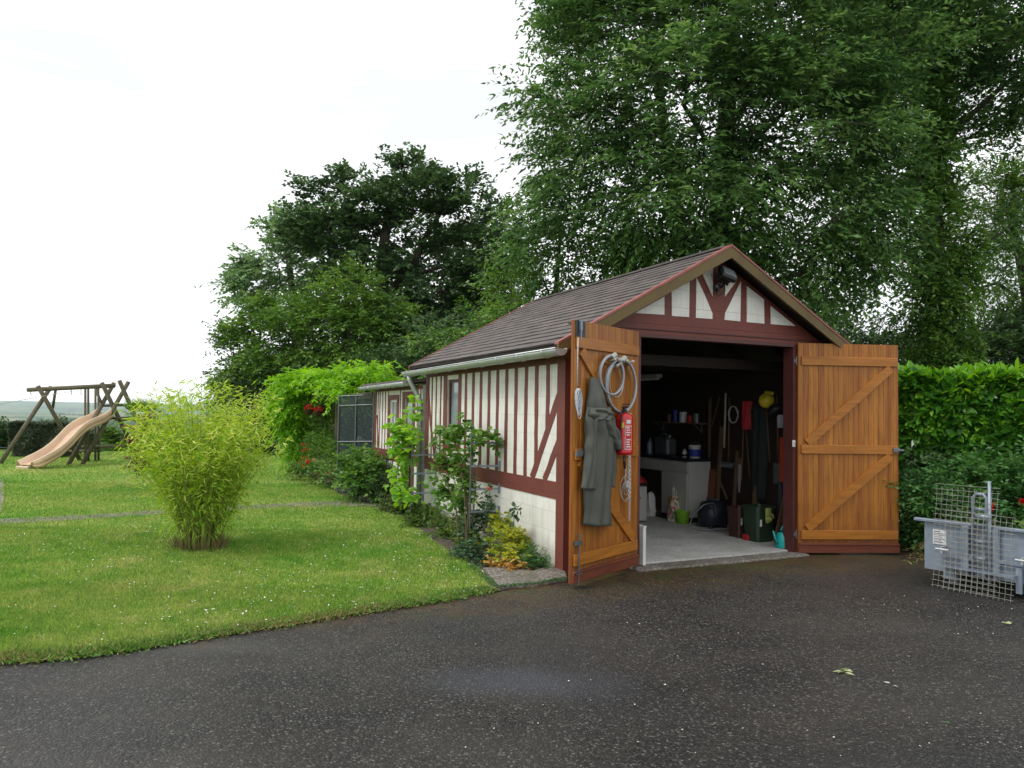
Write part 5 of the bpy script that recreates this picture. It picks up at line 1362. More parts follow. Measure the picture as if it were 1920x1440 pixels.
q = MB(); q.tube([(0, 0, 0), (.0, .01, .95)], .008, 6); q.box((.08, 0, .80), (.18, .015, .015)); o = thing('stake', 'thin black stake in front of the annex door under the left vine', 'stake', loc2w(-.42, 4.75, 0), GROT); q.build('pole', M['black'], o)
def V(px, py, t): return tuple(wallp(px, py, t))
shrub('climbing_vine', 'espaliered grape vine on the nearer trellis with a branch reaching right', 'vine', loc2w(-.35, 1.52, 0),
      [(V(866, 815, -.33), (.15, .14, .13)), (V(838, 822, -.33), (.17, .14, .14)), (V(875, 850, -.34), (.12, .14, .12)), (V(838, 870, -.33), (.18, .14, .16)),
       (V(872, 900, -.34), (.13, .12, .12)), (V(840, 920, -.33), (.18, .14, .14)), (V(868, 938, -.34), (.12, .12, .10)), (V(812, 900, -.33), (.07, .1, .07)), (V(900, 822, -.24), (.16, .12, .07)), (V(915, 824, -.16), (.12, .10, .065)), (V(926, 826, -.10), (.10, .08, .06)), (V(858, 795, -.3), (.16, .08, .06)), (V(872, 880, -.34), (.06, .06, .3))],
      'vine', dens=1500, rad=.085, nspray=3, nleaf=3, Ln=.064, Wd=.062, droop=.5, rounded=True, seed=31, shell=.1, stems=9, stem_r=.010)
shrub('climbing_vine', 'bright large-leaved vine in front of the annex door, left of the downpipe', 'vine', loc2w(-.42, 4.70, 0),
      [(V(757, 822, -.4), (.17, .16, .20)), (V(770, 812, -.4), (.11, .14, .10)), (V(745, 800, -.4), (.16, .16, .12)), (V(758, 850, -.4), (.14, .15, .16)), (V(752, 880, -.4), (.12, .12, .16)), (V(760, 910, -.4), (.15, .15, .15)), (V(775, 925, -.4), (.10, .12, .07)), (V(742, 830, -.4), (.1, .1, .2)), (V(780, 785, -.36), (.05, .05, .1)), (V(776, 765, -.36), (.05, .05, .07))],
      'vineb', dens=900, rad=.10, nspray=3, nleaf=3, Ln=.085, Wd=.085, droop=.6, rounded=True, seed=32, shell=.1, stems=6, stem_r=.010)
for k, (px, py) in enumerate(((842, 912), (846, 928), (855, 868))):
    pass
# flower bed along the wall -------------------------------------------------
def BP(px, py): return G(px, py, .012)
def gl(px, py, dz, r): p = BP(px, py); return ((p.x, p.y, dz), r)
shrub('yellow_shrub', 'yellow leaved low shrub at the garage corner of the bed', 'shrub', BP(955, 1062), [gl(955, 1052, .22, (.17, .15, .16)), gl(935, 1035, .30, (.15, .14, .12)), gl(975, 1050, .20, (.14, .13, .12)), gl(950, 1062, .12, (.18, .12, .08))], 'gold', dens=2340, rad=.07, nspray=4, nleaf=4, Ln=.045, Wd=.034, droop=.3, seed=41, shell=.1)
shrub('russet_plant', 'orange tinted low plant under the yellow shrub', 'plant', BP(940, 1068), [gl(935, 1066, .05, (.16, .08, .05)), gl(962, 1072, .05, (.13, .07, .05)), gl(905, 1035, .04, (.08, .07, .04))], 'russet', dens=4680, rad=.05, nspray=3, nleaf=4, Ln=.05, Wd=.035, seed=42, shell=.1, stems=3)
shrub('herb_plant', 'feathery green herb next to the corner post of the garage', 'herb', BP(1000, 1068), [gl(1000, 1062, .10, (.18, .12, .10)), gl(980, 1068, .07, (.14, .10, .07)), gl(1015, 1068, .06, (.10, .08, .06))], 'herb', dens=4680, rad=.06, nspray=4, nleaf=6, Ln=.04, Wd=.008, seed=43, shell=.1, stems=3)
shrub('rose_bush', 'dark leaved rose bush with one salmon bloom below the trellis', 'rose', BP(930, 1040), [gl(905, 1025, .30, (.17, .15, .16)), gl(925, 1020, .38, (.16, .14, .12)), gl(955, 1015, .40, (.14, .12, .10)), gl(890, 1025, .18, (.15, .15, .14)), gl(895, 1045, .12, (.16, .12, .12))], 'rose', dens=1092, rad=.08, nspray=4, nleaf=4, Ln=.055, Wd=.040, seed=44, shell=.1, stems=9)
rb = [o for o in bpy.data.objects if o.name == 'rose_bush'][0]; O = Vector(rb.location)
def rose_stem(px_, py_, topz, t_, flower=None, seed=1):
    base_ = BP(px_, py_) - O; top = wallp(*t_, -.25) - O; q = MB(); mid_ = base_.lerp(top, .55) + Vector((.03, 0, .04)); q.tube([base_, mid_, top], [.006, .005, .003], 5); q.build('stem', M['stem'], rb)
    rng = np.random.default_rng(seed); n_ = 34; t = rng.random(n_) ** .6; A_ = np.array(mid_)[None] + (np.array(top) - np.array(mid_))[None] * t[:, None] + rng.normal(size=(n_, 3)) * .03
    leaf_object('foliage', A_, rng.normal(size=(n_, 3)) + np.array([0, 0, -.3]), rng.normal(size=(n_, 3)) * .4 + np.array([0, 0, 1]), np.full(n_, .06), np.full(n_, .045), rng.random(n_), rng.random(n_), LF['rose'], rb)
    if flower:
        n_ = 40; dd = rng.normal(size=(n_, 3)); dd[:, 2] = np.abs(dd[:, 2]) * .8 + .3
        leaf_object('bloom', np.array(top)[None] + rng.normal(size=(n_, 3)) * .008, dd, rng.normal(size=(n_, 3)), np.full(n_, .035), np.full(n_, .03), rng.random(n_), rng.random(n_), LF[flower], rb)
rose_stem(915, 1035, 0, (917, 917), 'orangefl', 3); rose_stem(950, 1030, 0, (965, 950), None, 4); rose_stem(925, 1035, 0, (910, 935), None, 5)
shrub('perennial_clump', 'mixed green perennials along the middle of the wall bed', 'perennials', BP(850, 1010), [gl(870, 1015, .16, (.20, .18, .14)), gl(845, 1000, .14, (.22, .20, .12)), gl(815, 985, .12, (.22, .22, .10)), gl(885, 1035, .10, (.18, .14, .10)), gl(868, 990, .26, (.12, .12, .10))], 'cover', dens=1820, rad=.07, nspray=4, nleaf=5, Ln=.045, Wd=.022, seed=45, shell=.1)
shrub('herb_plant', 'bluish green creeping herb spilling onto the gravel beside the bed', 'herb', BP(880, 1056), [gl(880, 1050, .05, (.22, .12, .05)), gl(905, 1058, .05, (.18, .10, .05)), gl(862, 1040, .05, (.12, .12, .05))], 'rose', dens=5720, rad=.05, nspray=4, nleaf=5, Ln=.035, Wd=.018, seed=46, shell=.1, stems=0)
shrub('ground_cover_patch', 'strawberry-like ground cover in the far part of the wall bed', 'ground cover', BP(770, 965), [gl(770, 962, .10, (.34, .34, .10)), gl(800, 975, .09, (.28, .30, .09)), gl(745, 955, .09, (.26, .30, .09)), gl(785, 985, .06, (.20, .20, .06)), gl(830, 1005, .05, (.18, .16, .06))], 'cover', dens=1560, rad=.08, nspray=4, nleaf=5, Ln=.055, Wd=.040, seed=47, shell=.1, stems=0)
# small white flowering sprigs among it
rng = np.random.default_rng(6)
# bushes near the annex -------------------------------------------------------
def AB(px, py, Y): p = P(px, py, Y); return tuple(p)
shrub('garden_bush', 'light green leafy bush in front of the netting screen', 'bush', G(690, 925), [(AB(665, 870, 13), (.30, .3, .30)), (AB(690, 885, 12.7), (.32, .3, .38)), (AB(668, 905, 12.6), (.28, .26, .22)), (AB(700, 915, 12.4), (.26, .26, .22)), (AB(712, 870, 13), (.2, .2, .2))], 'vine', dens=390, rad=.14, nspray=5, nleaf=5, Ln=.075, Wd=.045, seed=51, shell=.2)
shrub('garden_bush', 'darker fine-leaved bush against the white base of the annex', 'bush', G(720, 936), [(AB(722, 900, 12.6), (.20, .2, .30)), (AB(712, 915, 12.3), (.24, .2, .20)), (AB(732, 915, 12.3), (.12, .14, .20))], 'rose', dens=858, rad=.12, nspray=5, nleaf=6, Ln=.05, Wd=.016, seed=52, shell=.2, zup=.7)
shrub('geranium_border', 'row of red and green bedding plants along the path edge', 'bedding plants', G(610, 890), [(AB(590, 884, 15.2), (.40, .3, .13)), (AB(615, 888, 14.6), (.36, .3, .13)), (AB(640, 892, 14), (.30, .3, .13)), (AB(565, 880, 16), (.30, .3, .16))], 'mid', dens=494, rad=.12, nspray=5, nleaf=5, Ln=.06, Wd=.035, seed=53, shell=.2)
shrub('red_geranium', 'tall red geraniums at the far end of the bed', 'geranium', G(575, 880), [(AB(572, 850, 15.6), (.10, .10, .20)), (AB(568, 865, 15.5), (.08, .1, .08)), (AB(578, 862, 15.5), (.08, .1, .08))], 'redfl', dens=500, rad=.05, nspray=3, nleaf=3, Ln=.05, Wd=.045, seed=54, shell=.2, part='blooms')
shrub('low_red_flowers', 'low dark red bedding flowers beside the stepping slab', 'flowers', G(615, 896), [(AB(600, 893, 14.6), (.18, .12, .05)), (AB(630, 888, 14.2), (.2, .12, .07)), (AB(565, 886, 15.4), (.06, .06, .04))], 'redleaf', dens=2340, rad=.05, nspray=3, nleaf=3, Ln=.06, Wd=.05, seed=55, shell=.2, part='blooms')
shrub('grey_bush', 'silvery green bush between geraniums and netting screen', 'bush', G(620, 878), [(AB(618, 858, 15), (.26, .26, .26)), (AB(608, 840, 15.6), (.25, .25, .28)), (AB(590, 838, 16), (.3, .3, .26))], 'mid', dens=390, rad=.15, nspray=5, nleaf=6, Ln=.08, Wd=.02, seed=56, shell=.2, zup=.8)
# pergola with wisteria ----------------------------------------------------------
pg = thing('pergola', 'timber pergola beyond the annex carrying the wisteria', 'pergola', G(600, 872)); O = Vector(pg.location)
for px, Y in ((560, 17.5), (632, 15.8), (600, 18.5)):
    p = P(px, 800, Y); q = MB(); q.tube([(p.x - O.x, p.y - O.y, 0), (p.x - O.x, p.y - O.y, 2.0)], .05, 7); q.build('post', M['post'], pg)
q = MB()
for a, b in ((P(555, 742, 17.5), P(700, 742, 14.6)), (P(590, 742, 18.7), P(720, 735, 15.5))): q.bar(a - O, b - O, .08, .12)
q.build('beam', M['post'], pg)
shrub('wisteria', 'bright green wisteria covering the pergola and hanging down at its left', 'wisteria', G(565, 868),
      [(AB(575, 722, 17), (.62, .6, .30)), (AB(620, 716, 16.4), (.62, .6, .28)), (AB(665, 712, 16), (.55, .6, .28)), (AB(700, 710, 15.6), (.50, .6, .26)), (AB(640, 735, 15.6), (.5, .4, .16)), (AB(558, 750, 17), (.42, .5, .40)), (AB(555, 790, 17), (.30, .4, .42)), (AB(562, 825, 17), (.26, .35, .35)), (AB(548, 770, 17), (.3, .3, .3)), (AB(725, 715, 15.2), (.3, .3, .10))],
      'wist', dens=88.4, rad=.30, nspray=8, nleaf=12, Ln=.12, Wd=.040, droop=.9, flat=.6, slen=1.0, seed=57, shell=.35, stems=10, stem_r=.02)
shrub('climbing_rose', 'green climber in the shade under the wisteria', 'climber', G(610, 872), [(AB(615, 800, 16.6), (.3, .3, .6)), (AB(625, 770, 16.4), (.3, .3, .3)), (AB(590, 815, 17.2), (.35, .3, .4))], 'mid', dens=156, rad=.2, nspray=6, nleaf=7, Ln=.09, Wd=.05, seed=58, shell=.2)
for lab, px, py, Y in (('hanging basket of red flowers under the wisteria, left one', 579, 768, 16.2), ('hanging basket of red flowers under the wisteria, right one', 597, 771, 16.0)):
    c = P(px, py, Y); rng = np.random.default_rng(px); o = thing('hanging_basket', lab, 'hanging basket', c, 0, 'hanging baskets under the pergola'); n_ = 70
    u = unit(rng, n_) * .065; leaf_object('blooms', u + np.array([0, 0, .02]), u + rng.normal(size=(n_, 3)) * .05, rng.normal(size=(n_, 3)), np.full(n_, .05), np.full(n_, .045), rng.random(n_), rng.random(n_), LF['redfl'], o)
    q = MB(); q.lathe([(.04, -.12), (.10, -.05), (.12, 0), (0, 0)], 12); 
    for k in range(3): q.tube([(.11 * math.cos(k * 2.1), .11 * math.sin(k * 2.1), 0), (0, 0, .42)], .003, 4)
    q.build('basket', M['brownp'], o)
# red shrub and palm behind the bamboo
shrub('red_leaved_shrub', 'dark red leaved shrub peeping out behind the bamboo', 'shrub', G(262, 892), [(AB(262, 822, 13.2), (.16, .2, .20)), (AB(268, 860, 13.0), (.14, .2, .20)), (AB(275, 790, 13.2), (.2, .2, .2)), (AB(255, 835, 13.0), (.16, .16, .06)), (AB(256, 870, 13.0), (.12, .14, .08))], 'redleaf', dens=390, rad=.13, nspray=5, nleaf=6, Ln=.08, Wd=.03, seed=61, shell=.3)
def palm():
    b = G(275, 880); root = thing('fan_palm', 'green fan palm showing above the left shoulder of the bamboo', 'palm', b); rng = np.random.default_rng(9); O = Vector(b)
    c = P(268, 788, 14.2) - O; q = MB(); q.tube([(0, 0, 0), (c.x, c.y, c.z)], .07, 8); q.build('trunk', M['bark'], root)
    A_, D1, N1 = [], [], []
    for i in range(20):
        a = i * 2.4; el_ = rng.uniform(-.2, 1.1); ax = Vector((math.cos(a) * math.cos(el_), math.sin(a) * math.cos(el_), math.sin(el_))); tip = c + ax * .28
        for k in range(22):
            th = (k - 10.5) / 10.5 * 1.5; side_ = ax.cross(Vector((0, 0, 1))).normalized(); d = ax * math.cos(th) + side_ * math.sin(th) + Vector((0, 0, rng.normal() * .06)); A_.append(tip); D1.append(d); N1.append(ax.cross(side_))
    n_ = len(A_); leaf_object('fronds', np.array([tuple(x) for x in A_]), np.array([tuple(x) for x in D1]), np.array([tuple(x) for x in N1]), .22 + .10 * rng.random(n_), np.full(n_, .018), rng.random(n_), rng.random(n_), LF['mid'], root, mid=.3)
palm()
# clipped hedge beyond the swing
def hedge(name, label, boxes, leaf, n, Ln, Wd, base, seed, top=None, tipleaf=None, tipn=0, z0=0.0, bulge=.04, core=True):
    rng = np.random.default_rng(seed); root = thing(name, label, 'hedge', base); O = np.array(base)
    for bi, (a, b, dep_, zb, zt_, share) in enumerate(boxes):
        a = Vector(a); b = Vector(b); d = b - a; d.z = 0; ln = d.length; d.normalize(); nn = Vector((-d.y, d.x, 0))
        for part, N, lf in (('foliage', int(n * share), leaf), ('new_growth', int(tipn * share), tipleaf)):
            if not N: continue
            f = rng.random(N); u = rng.random(N); v = rng.random(N); w_ = rng.random(N)
            x = u * ln; y = v * dep_; z = zb + (zt_ - zb) * w_
            fr_ = f < .58; y = np.where(fr_, 0 + np.abs(rng.normal(size=N)) * .07, y); z = np.where((~fr_) & (f < .86), zt_ - np.abs(rng.normal(size=N)) * .06, z)
            if part == 'new_growth':
                tp = rng.random(N) < .72; z = np.where(tp, zt_ + .02 + rng.random(N) ** 1.5 * .13 - .05, zt_ - rng.random(N) ** 1.2 * (zt_ - zb) * .55); y = np.where(tp, rng.random(N) * dep_ * .7, rng.random(N) * .04)
            ends = rng.random(N) < .08; x = np.where(ends, np.where(rng.random(N) < .5, 0, ln), x)
            bul = bulge * (np.sin(x * 3.1 + z * 4 + seed) + np.sin(x * 7.3 - z * 6)); y = y - bul; z = z + bulge * .8 * np.sin(x * 5.3 + y * 3) * (w_ > .5)
            pos = np.array(a)[None] * np.array([1, 1, 0]) + np.array(d)[None] * x[:, None] + np.array(nn)[None] * y[:, None]; pos[:, 2] = z
            out_ = -np.array(nn)[None] * np.where(y < .15, 1.0, .1)[:, None] + np.array([0, 0, 1.0])[None] * np.where(z > zt_ - .12, 1.1, .15)[:, None]
            dd = rng.normal(size=(N, 3)) * .75 + out_ * .8; nrm = rng.normal(size=(N, 3)) * .5 + out_ + np.array([0, 0, .5])
            clu = np.clip(.5 + .3 * np.sin(x * 2.2 + 1) * np.sin(z * 5 + x) + .1 * rng.normal(size=N), 0, 1)
            leaf_object(part, pos - O[None], dd, nrm, Ln * (.7 + .6 * rng.random(N)), Wd * (.75 + .5 * rng.random(N)), rng.random(N), clu, LF[lf], root, fold=.1, mid=.5, rounded=(lf.startswith('laurel')))
        if core:
            q = MB(); m0 = a + nn * (dep_ * .30) - Vector(base); m1 = b + nn * (dep_ * .30) - Vector(base)
            for k in range(int(ln / .3) + 1):
                p = m0.lerp(m1, k / max(1, int(ln / .3))); 
                for j in range(6): q.tube([(p.x, p.y, zb - base[2]), (p.x + rng.normal() * .12, p.y + abs(rng.normal()) * .1, zb + (zt_ - zb) * .5 - base[2]), (p.x + rng.normal() * .2, p.y + abs(rng.normal()) * .15, zt_ - .12 - base[2])], [.016, .012, .006], 4)
            q.build('stems', M['bark'], root)
    return root
h0 = P(16, 856, 22); h1 = P(122, 856, 22)
hedge('clipped_hedge', 'grey green clipped block hedge behind the swing frame', [(h0, h1, 1.0, .36, .98, .65), (P(26, 856, 22), P(118, 856, 22), .9, .0, .30, .35)], 'stackhedge', 26000, .07, .045, (h0.x, h0.y, 0), 71)
shrub('distant_bush', 'dark bush just left of the clipped hedge', 'bush', (P(5, 850, 26).x, 26, -.2), [(AB(-25, 832, 26), (.9, .5, .6)), (AB(5, 826, 26), (.5, .5, .6))], 'oak', dens=130, rad=.25, nspray=6, nleaf=7, Ln=.12, Wd=.07, seed=72)
shrub('distant_bush', 'rounded bush just right of the clipped hedge', 'bush', (P(140, 850, 27).x, 27, -.2), [(AB(140, 822, 27), (.55, .5, .5)), (AB(158, 835, 27), (.4, .5, .4)), (AB(110, 815, 27), (.9, .5, .4))], 'oak', dens=156, rad=.25, nspray=6, nleaf=7, Ln=.12, Wd=.07, seed=73)
shrub('distant_bush', 'lone green bush seen through the climbing frame', 'bush', (P(209, 850, 30).x, 30, -.6), [(AB(209, 830, 30), (.45, .4, .5)), (AB(207, 815, 30), (.3, .3, .3))], 'mid', dens=260, rad=.22, nspray=6, nleaf=7, Ln=.12, Wd=.06, seed=74)
shrub('distant_bush', 'low shrubs on the bank under the climbing frame log', 'bush', (P(240, 850, 27).x, 27, -.3), [(AB(185, 856, 27), (1.2, .5, .28)), (AB(240, 852, 27), (1.2, .5, .32))], 'mid', dens=130, rad=.22, nspray=6, nleaf=7, Ln=.12, Wd=.05, seed=75)

# laurel hedge at right ----------------------------------------------------
ha = loc2w(3.95, .55); 
A1 = P(1660, 900, 9.55); B1 = P(2060, 900, 8.5); B1 = A1 + (B1 - A1) * 1.6
hedge('laurel_hedge', 'tall glossy laurel hedge with bright new shoots right of the open door', [(A1, B1, 1.1, .75, 2.01, 1.0)], 'laurel', 13600, .165, .066, (A1.x, A1.y, 0), 81, tipleaf='laureltip', tipn=3200, bulge=.05)
def low(name, label, cat, lobes, leaf, seed, **k): return shrub(name, label, cat, (lobes[0][0][0], lobes[0][0][1], 0), lobes, leaf, seed=seed, **k)
low('rose_hedge', 'dark green rose bushes with a few red blooms in front of the laurel hedge', 'rose bushes', [(AB(1780, 930, 8.5), (.5, .3, .30)), (AB(1850, 910, 8.2), (.5, .3, .36)), (AB(1910, 930, 8.0), (.4, .3, .36)), (AB(1830, 960, 8.2), (.6, .3, .30)), (AB(1960, 900, 8.0), (.5, .3, .45)), (AB(1720, 960, 8.9), (.4, .3, .35)), (AB(1710, 1000, 8.9), (.35, .3, .2))], 'herb', 82, dens=234, rad=.16, nspray=6, nleaf=6, Ln=.06, Wd=.034)
low('ivy_undergrowth', 'shadowed ivy and weeds at the foot of the laurel hedge beside the door', 'ivy', [(AB(1705, 940, 9.3), (.35, .3, .4)), (AB(1740, 900, 9.2), (.4, .3, .3)), (AB(1715, 1000, 9.1), (.4, .3, .2))], 'oak', 83, dens=234, rad=.16, nspray=6, nleaf=6, Ln=.06, Wd=.035)
rng = np.random.default_rng(8)
for k, (px, py, lab) in enumerate(((1858, 950, 'red rose bloom seen through the wire mesh'), (1918, 942, 'red rose bloom at the right edge above the grey box'))):
    c = P(px, py, 7.8); n_ = 50; dd = unit(rng, n_); o = leaf_object('rose_bloom', unit(rng, n_) * .012, dd, rng.normal(size=(n_, 3)), np.full(n_, .045), np.full(n_, .04), rng.random(n_), rng.random(n_), LF['redfl']); o.location = c; tag(o, lab, 'rose', 'red blooms on the rose bushes')
low('weed_tuft', 'small tuft of dry and green weeds at the foot of the right door', 'weeds', [(AB(1715, 1050, 8.1), (.22, .12, .04)), (AB(1740, 1035, 8.3), (.2, .15, .05))], 'drygrass', 84, dens=3120, rad=.05, nspray=4, nleaf=4, Ln=.05, Wd=.008, stems=0)

# ================================================================ LAWN BLADES AND DAISIES
def inpoly(x, y, poly):
    n = len(poly); ins = np.zeros(len(x), bool); j = n - 1
    for i in range(n):
        xi, yi, xj, yj = poly[i][0], poly[i][1], poly[j][0], poly[j][1]
        c = ((yi > y) != (yj > y)) & (x < (xj - xi) * (y - yi) / (yj - yi + 1e-12) + xi); ins ^= c; j = i
    return ins
def scatter(rng, N, y0, y1, poly, excl=()):
    y = np.sqrt(y0 ** 2 + rng.random(N) * (y1 ** 2 - y0 ** 2)); x = (rng.random(N) * 1.02 - .72) * y
    k = inpoly(x, y, poly)
    for e in excl: k &= ~inpoly(x, y, e)
    return x[k], y[k]
rng = np.random.default_rng(77)
pathp = PATH + PATH2; bamb = G(375, 1030)
xs_, ys_, hh, ww = [], [], [], []
for N, a, b, h_, w_ in ((240000, 3.9, 6.5, .030, .0042), (170000, 6.5, 9.5, .032, .0055), (120000, 9.5, 15, .035, .009), (70000, 15, 25, .04, .016)):
    x, y = scatter(rng, N, a, b, lawn_poly, []); u_ = inpoly(x, y, pathp); u_ &= rng.random(len(x)) < .5; x = x[~u_]; y = y[~u_]; xs_.append(x); ys_.append(y); hh.append(np.full(len(x), h_)); ww.append(np.full(len(x), w_))
x = np.concatenate(xs_); y = np.concatenate(ys_); hh = np.concatenate(hh); ww = np.concatenate(ww); n_ = len(x)
lump = .75 + .45 * (np.sin(x * 2.1 + y * 1.3) * np.sin(y * 2.7 - x * .8) * .5 + .5)
pos = np.stack([x, y, np.full(n_, .012)], 1); dd = rng.normal(size=(n_, 3)) * .55; dd[:, 2] = .8
tag(leaf_object('grass', pos, dd, rng.normal(size=(n_, 3)), hh * lump * (.5 + rng.random(n_)), ww * (.7 + .6 * rng.random(n_)), rng.random(n_), rng.random(n_), M['blade'], mid=.3), 'short mown grass blades of the lawn', 'grass', kind='stuff')
# ragged weeds and dry grass along the drive edge
E = [Vector(p) for p in EDGE]; pts = []; 
for i in range(22000):
    k = rng.integers(1, len(E) - 1); t = rng.random(); p = E[k].lerp(E[k + 1], t) if k + 1 < len(E) else E[k]; px_ = 0; q_ = rng.normal() * .05 + .01
    n = (E[min(k + 1, len(E) - 1)] - E[k]); n = Vector((-n.y, n.x, 0)).normalized(); pts.append(tuple(p + n * q_))
pts = np.array(pts); pts[:, 2] = .010; n_ = len(pts); dd = rng.normal(size=(n_, 3)) * .9; dd[:, 2] = .55
sel = rng.random(n_) < .42 + .3 * np.sin(pts[:, 0] * 3.3)
for nm, kk, lf, lab in (('dry_grass_fringe', sel, 'drygrass', 'dry straw coloured grass fringe along the asphalt edge'), ('weed_fringe', ~sel, 'mid', 'low green weeds creeping over the asphalt edge')):
    m_ = int(kk.sum()); tag(leaf_object(nm, pts[kk], dd[kk], rng.normal(size=(m_, 3)) * .5 + np.array([0, 0, .6]), .018 + .032 * rng.random(m_), (.005 if lf == 'drygrass' else .009) + .004 * rng.random(m_), rng.random(m_), rng.random(m_), LF[lf]), lab, 'weeds', kind='stuff')
# apron fringe
pp = []
F_ = gpts((1062, 1090), (1000, 1100), (935, 1106), (905, 1085), (880, 1066))
for i in range(900):
    k = rng.integers(0, 4); t = rng.random(); p = F_[k].lerp(F_[k + 1], t); pp.append((p.x + rng.normal() * .02, p.y + rng.normal() * .02, .03))
pp = np.array(pp); n_ = len(pp); dd = rng.normal(size=(n_, 3)); dd[:, 2] = .6
tag(leaf_object('moss_fringe', pp, dd, rng.normal(size=(n_, 3)) * .5 + np.array([0, 0, .6]), .015 + .02 * rng.random(n_), np.full(n_, .008), rng.random(n_), rng.random(n_), LF['herb']), 'tiny green weeds growing in the edge of the gravel apron', 'weeds', kind='stuff')
# daisies
x1, y1 = scatter(rng, 4200, 4.2, 9.5, lawn_poly, [pathp]); x2, y2 = scatter(rng, 1700, 9.5, 18, lawn_poly, [pathp])
x = np.concatenate([x1, x2]); y = np.concatenate([y1, y2])
den = .5 + .5 * np.sin(x * 1.3 + 1) * np.sin(y * .9 + .5) + .6 * (x > -2.2) * (y > 5.5); k = rng.random(len(x)) < den * .8; k &= rng.random(len(x)) < .65 + .35 * (x > -2.6); x, y = x[k], y[k]
n_ = len(x); r_ = .0036 + .0038 * rng.random(n_) * np.where(y > 9, 1.5, 1)
V_ = []; F2 = []
for i in range(n_):
    z = .028 + .014 * rng.random(); tx, ty = rng.normal() * .25, rng.normal() * .25; b0 = len(V_)
    for k in range(6):
        a = k * math.pi / 3; cx, cy = r_[i] * math.cos(a), r_[i] * math.sin(a); V_.append((x[i] + cx, y[i] + cy, z + cx * tx + cy * ty))
    F2.append(tuple(range(b0, b0 + 6)))
q = MB(); q.v = V_; q.f = F2; tag(q.build('daisies', simple('daisy_petal', (.72, .72, .70), .7)), 'small white daisies scattered over the lawn', 'daisies', kind='stuff')
# litter on the asphalt
q = MB(); rg = random.Random(77)
for i in range(95):
    if rg.random() < .45: px, py = rg.uniform(1560, 1920), rg.uniform(1085, 1190)
    else: px, py = rg.uniform(850, 1920), rg.uniform(1090, 1420)
    p = G(px, py, .006); s_ = rg.uniform(.003, .0075); a = rg.uniform(0, 3); q.v += [(p.x + s_ * rg.uniform(.5, 1.3) * math.cos(a + k * 1.26), p.y + s_ * math.sin(a + k * 1.26), .006 + rg.uniform(0, .005)) for k in range(5)]; q.f.append(tuple(range(len(q.v) - 5, len(q.v))))
tag(q.build('fallen_petals', simple('pale_petal_litter', (.55, .54, .44), .8)), 'tiny pale petals and chips strewn on the asphalt', 'petals', kind='stuff')
def fallen(label, px, py, sz, lf, seed, n=7):
    rng = np.random.default_rng(seed); a = rng.random(n) * 6.28; d = np.stack([np.cos(a), np.sin(a) * .6, .12 * rng.random(n)], 1); c = G(px, py, .012)
    o = leaf_object('fallen_leaf', rng.normal(size=(n, 3)) * np.array([.02, .02, .003]), d, rng.normal(size=(n, 3)) * .25 + np.array([0, 0, 1]), np.full(n, sz), np.full(n, sz * .42), rng.random(n), rng.random(n), LF[lf]); o.location = c; tag(o, label, 'leaf', 'leaves fallen on the asphalt')
fallen('pale green fallen leaf cluster, largest on the asphalt', 1583, 1257, .060, 'palecut', 1, 9)
fallen('small cream fallen leaflets near the larger green cluster', 1673, 1283, .035, 'whitefl', 2, 3)
fallen('tiny pale leaf farther back on the asphalt left of the grey box', 1625, 1230, .03, 'drygrass', 3, 3)
fallen('pale sprig on the asphalt at the right edge below the grey box', 1890, 1168, .05, 'palecut', 4, 5)
fallen('thin green sprig alone low right on the asphalt', 1764, 1352, .03, 'herb', 5, 2)

# ================================================================ TREES
def LB(px, py, Y, r): return (tuple(P(px, py, Y)), r)
def foot(px, Y): p = P(px, 800, Y); return (p.x, p.y, hgt(p.x, p.y) - .05)
# big ash behind the garage
fa = foot(1322, 17)
tree('ash_tree', 'huge ash tree with twin stems rising behind the garage roof', 'tree', fa,
     [fa, tuple(P(1330, 700, 17)), tuple(P(1338, 560, 17)), tuple(P(1350, 420, 17)), tuple(P(1360, 250, 17)), tuple(P(1375, 60, 17)), tuple(P(1390, -150, 17))],
     [LB(1180, 60, 17, (2.1, 2.2, 1.5)), LB(1085, 20, 17.5, (.7, 1.4, 1.0)), LB(1420, 60, 15.5, (2.3, 2.2, 1.6)), LB(1110, 250, 17, (1.7, 1.9, 1.2)), LB(1290, 200, 15.8, (2.0, 2.0, 1.4)), LB(1500, 230, 15.6, (2.0, 2.1, 1.4)),
      LB(1110, 370, 17, (1.3, 1.8, .85)), LB(1030, 255, 17.5, (.55, 1.2, .8)), LB(1290, 370, 15.8, (2.1, 2.0, 1.1)), LB(1480, 400, 15.8, (1.9, 2.0, 1.2)), LB(1030, 400, 18, (.7, 1.4, .6)), LB(1150, 480, 18, (1.6, 1.6, .6)), LB(1000, 470, 18, (.6, 1.4, .5)),
      LB(1300, 480, 18, (2.0, 1.6, .8)), LB(1550, 500, 16.6, (1.5, 1.8, .9)), LB(1620, 360, 16.4, (1.3, 1.8, 1.3)), LB(1600, 120, 16.6, (1.7, 2.0, 1.5)), LB(1250, -150, 17, (3.4, 3, 1.7)), LB(1560, -140, 17, (3, 3, 1.6)), LB(1400, -380, 17, (4, 3.5, 2)), LB(1440, 520, 18, (1.6, 1.6, .7))],
     'ash', dens=2.9, rad=.72, nspray=13, nleaf=13, Ln=.15, Wd=.06, droop=.32, flat=.42, slen=1.1, seed=101, trunk_r=(.42, .10), r0=.0105, shell=.35,
     extra_limbs=[([fa, tuple(P(1290, 640, 17.2)), tuple(P(1285, 500, 17.3)), tuple(P(1268, 380, 17.4)), tuple(P(1240, 200, 17.4)), tuple(P(1225, 60, 17.4))], .30, .07)])
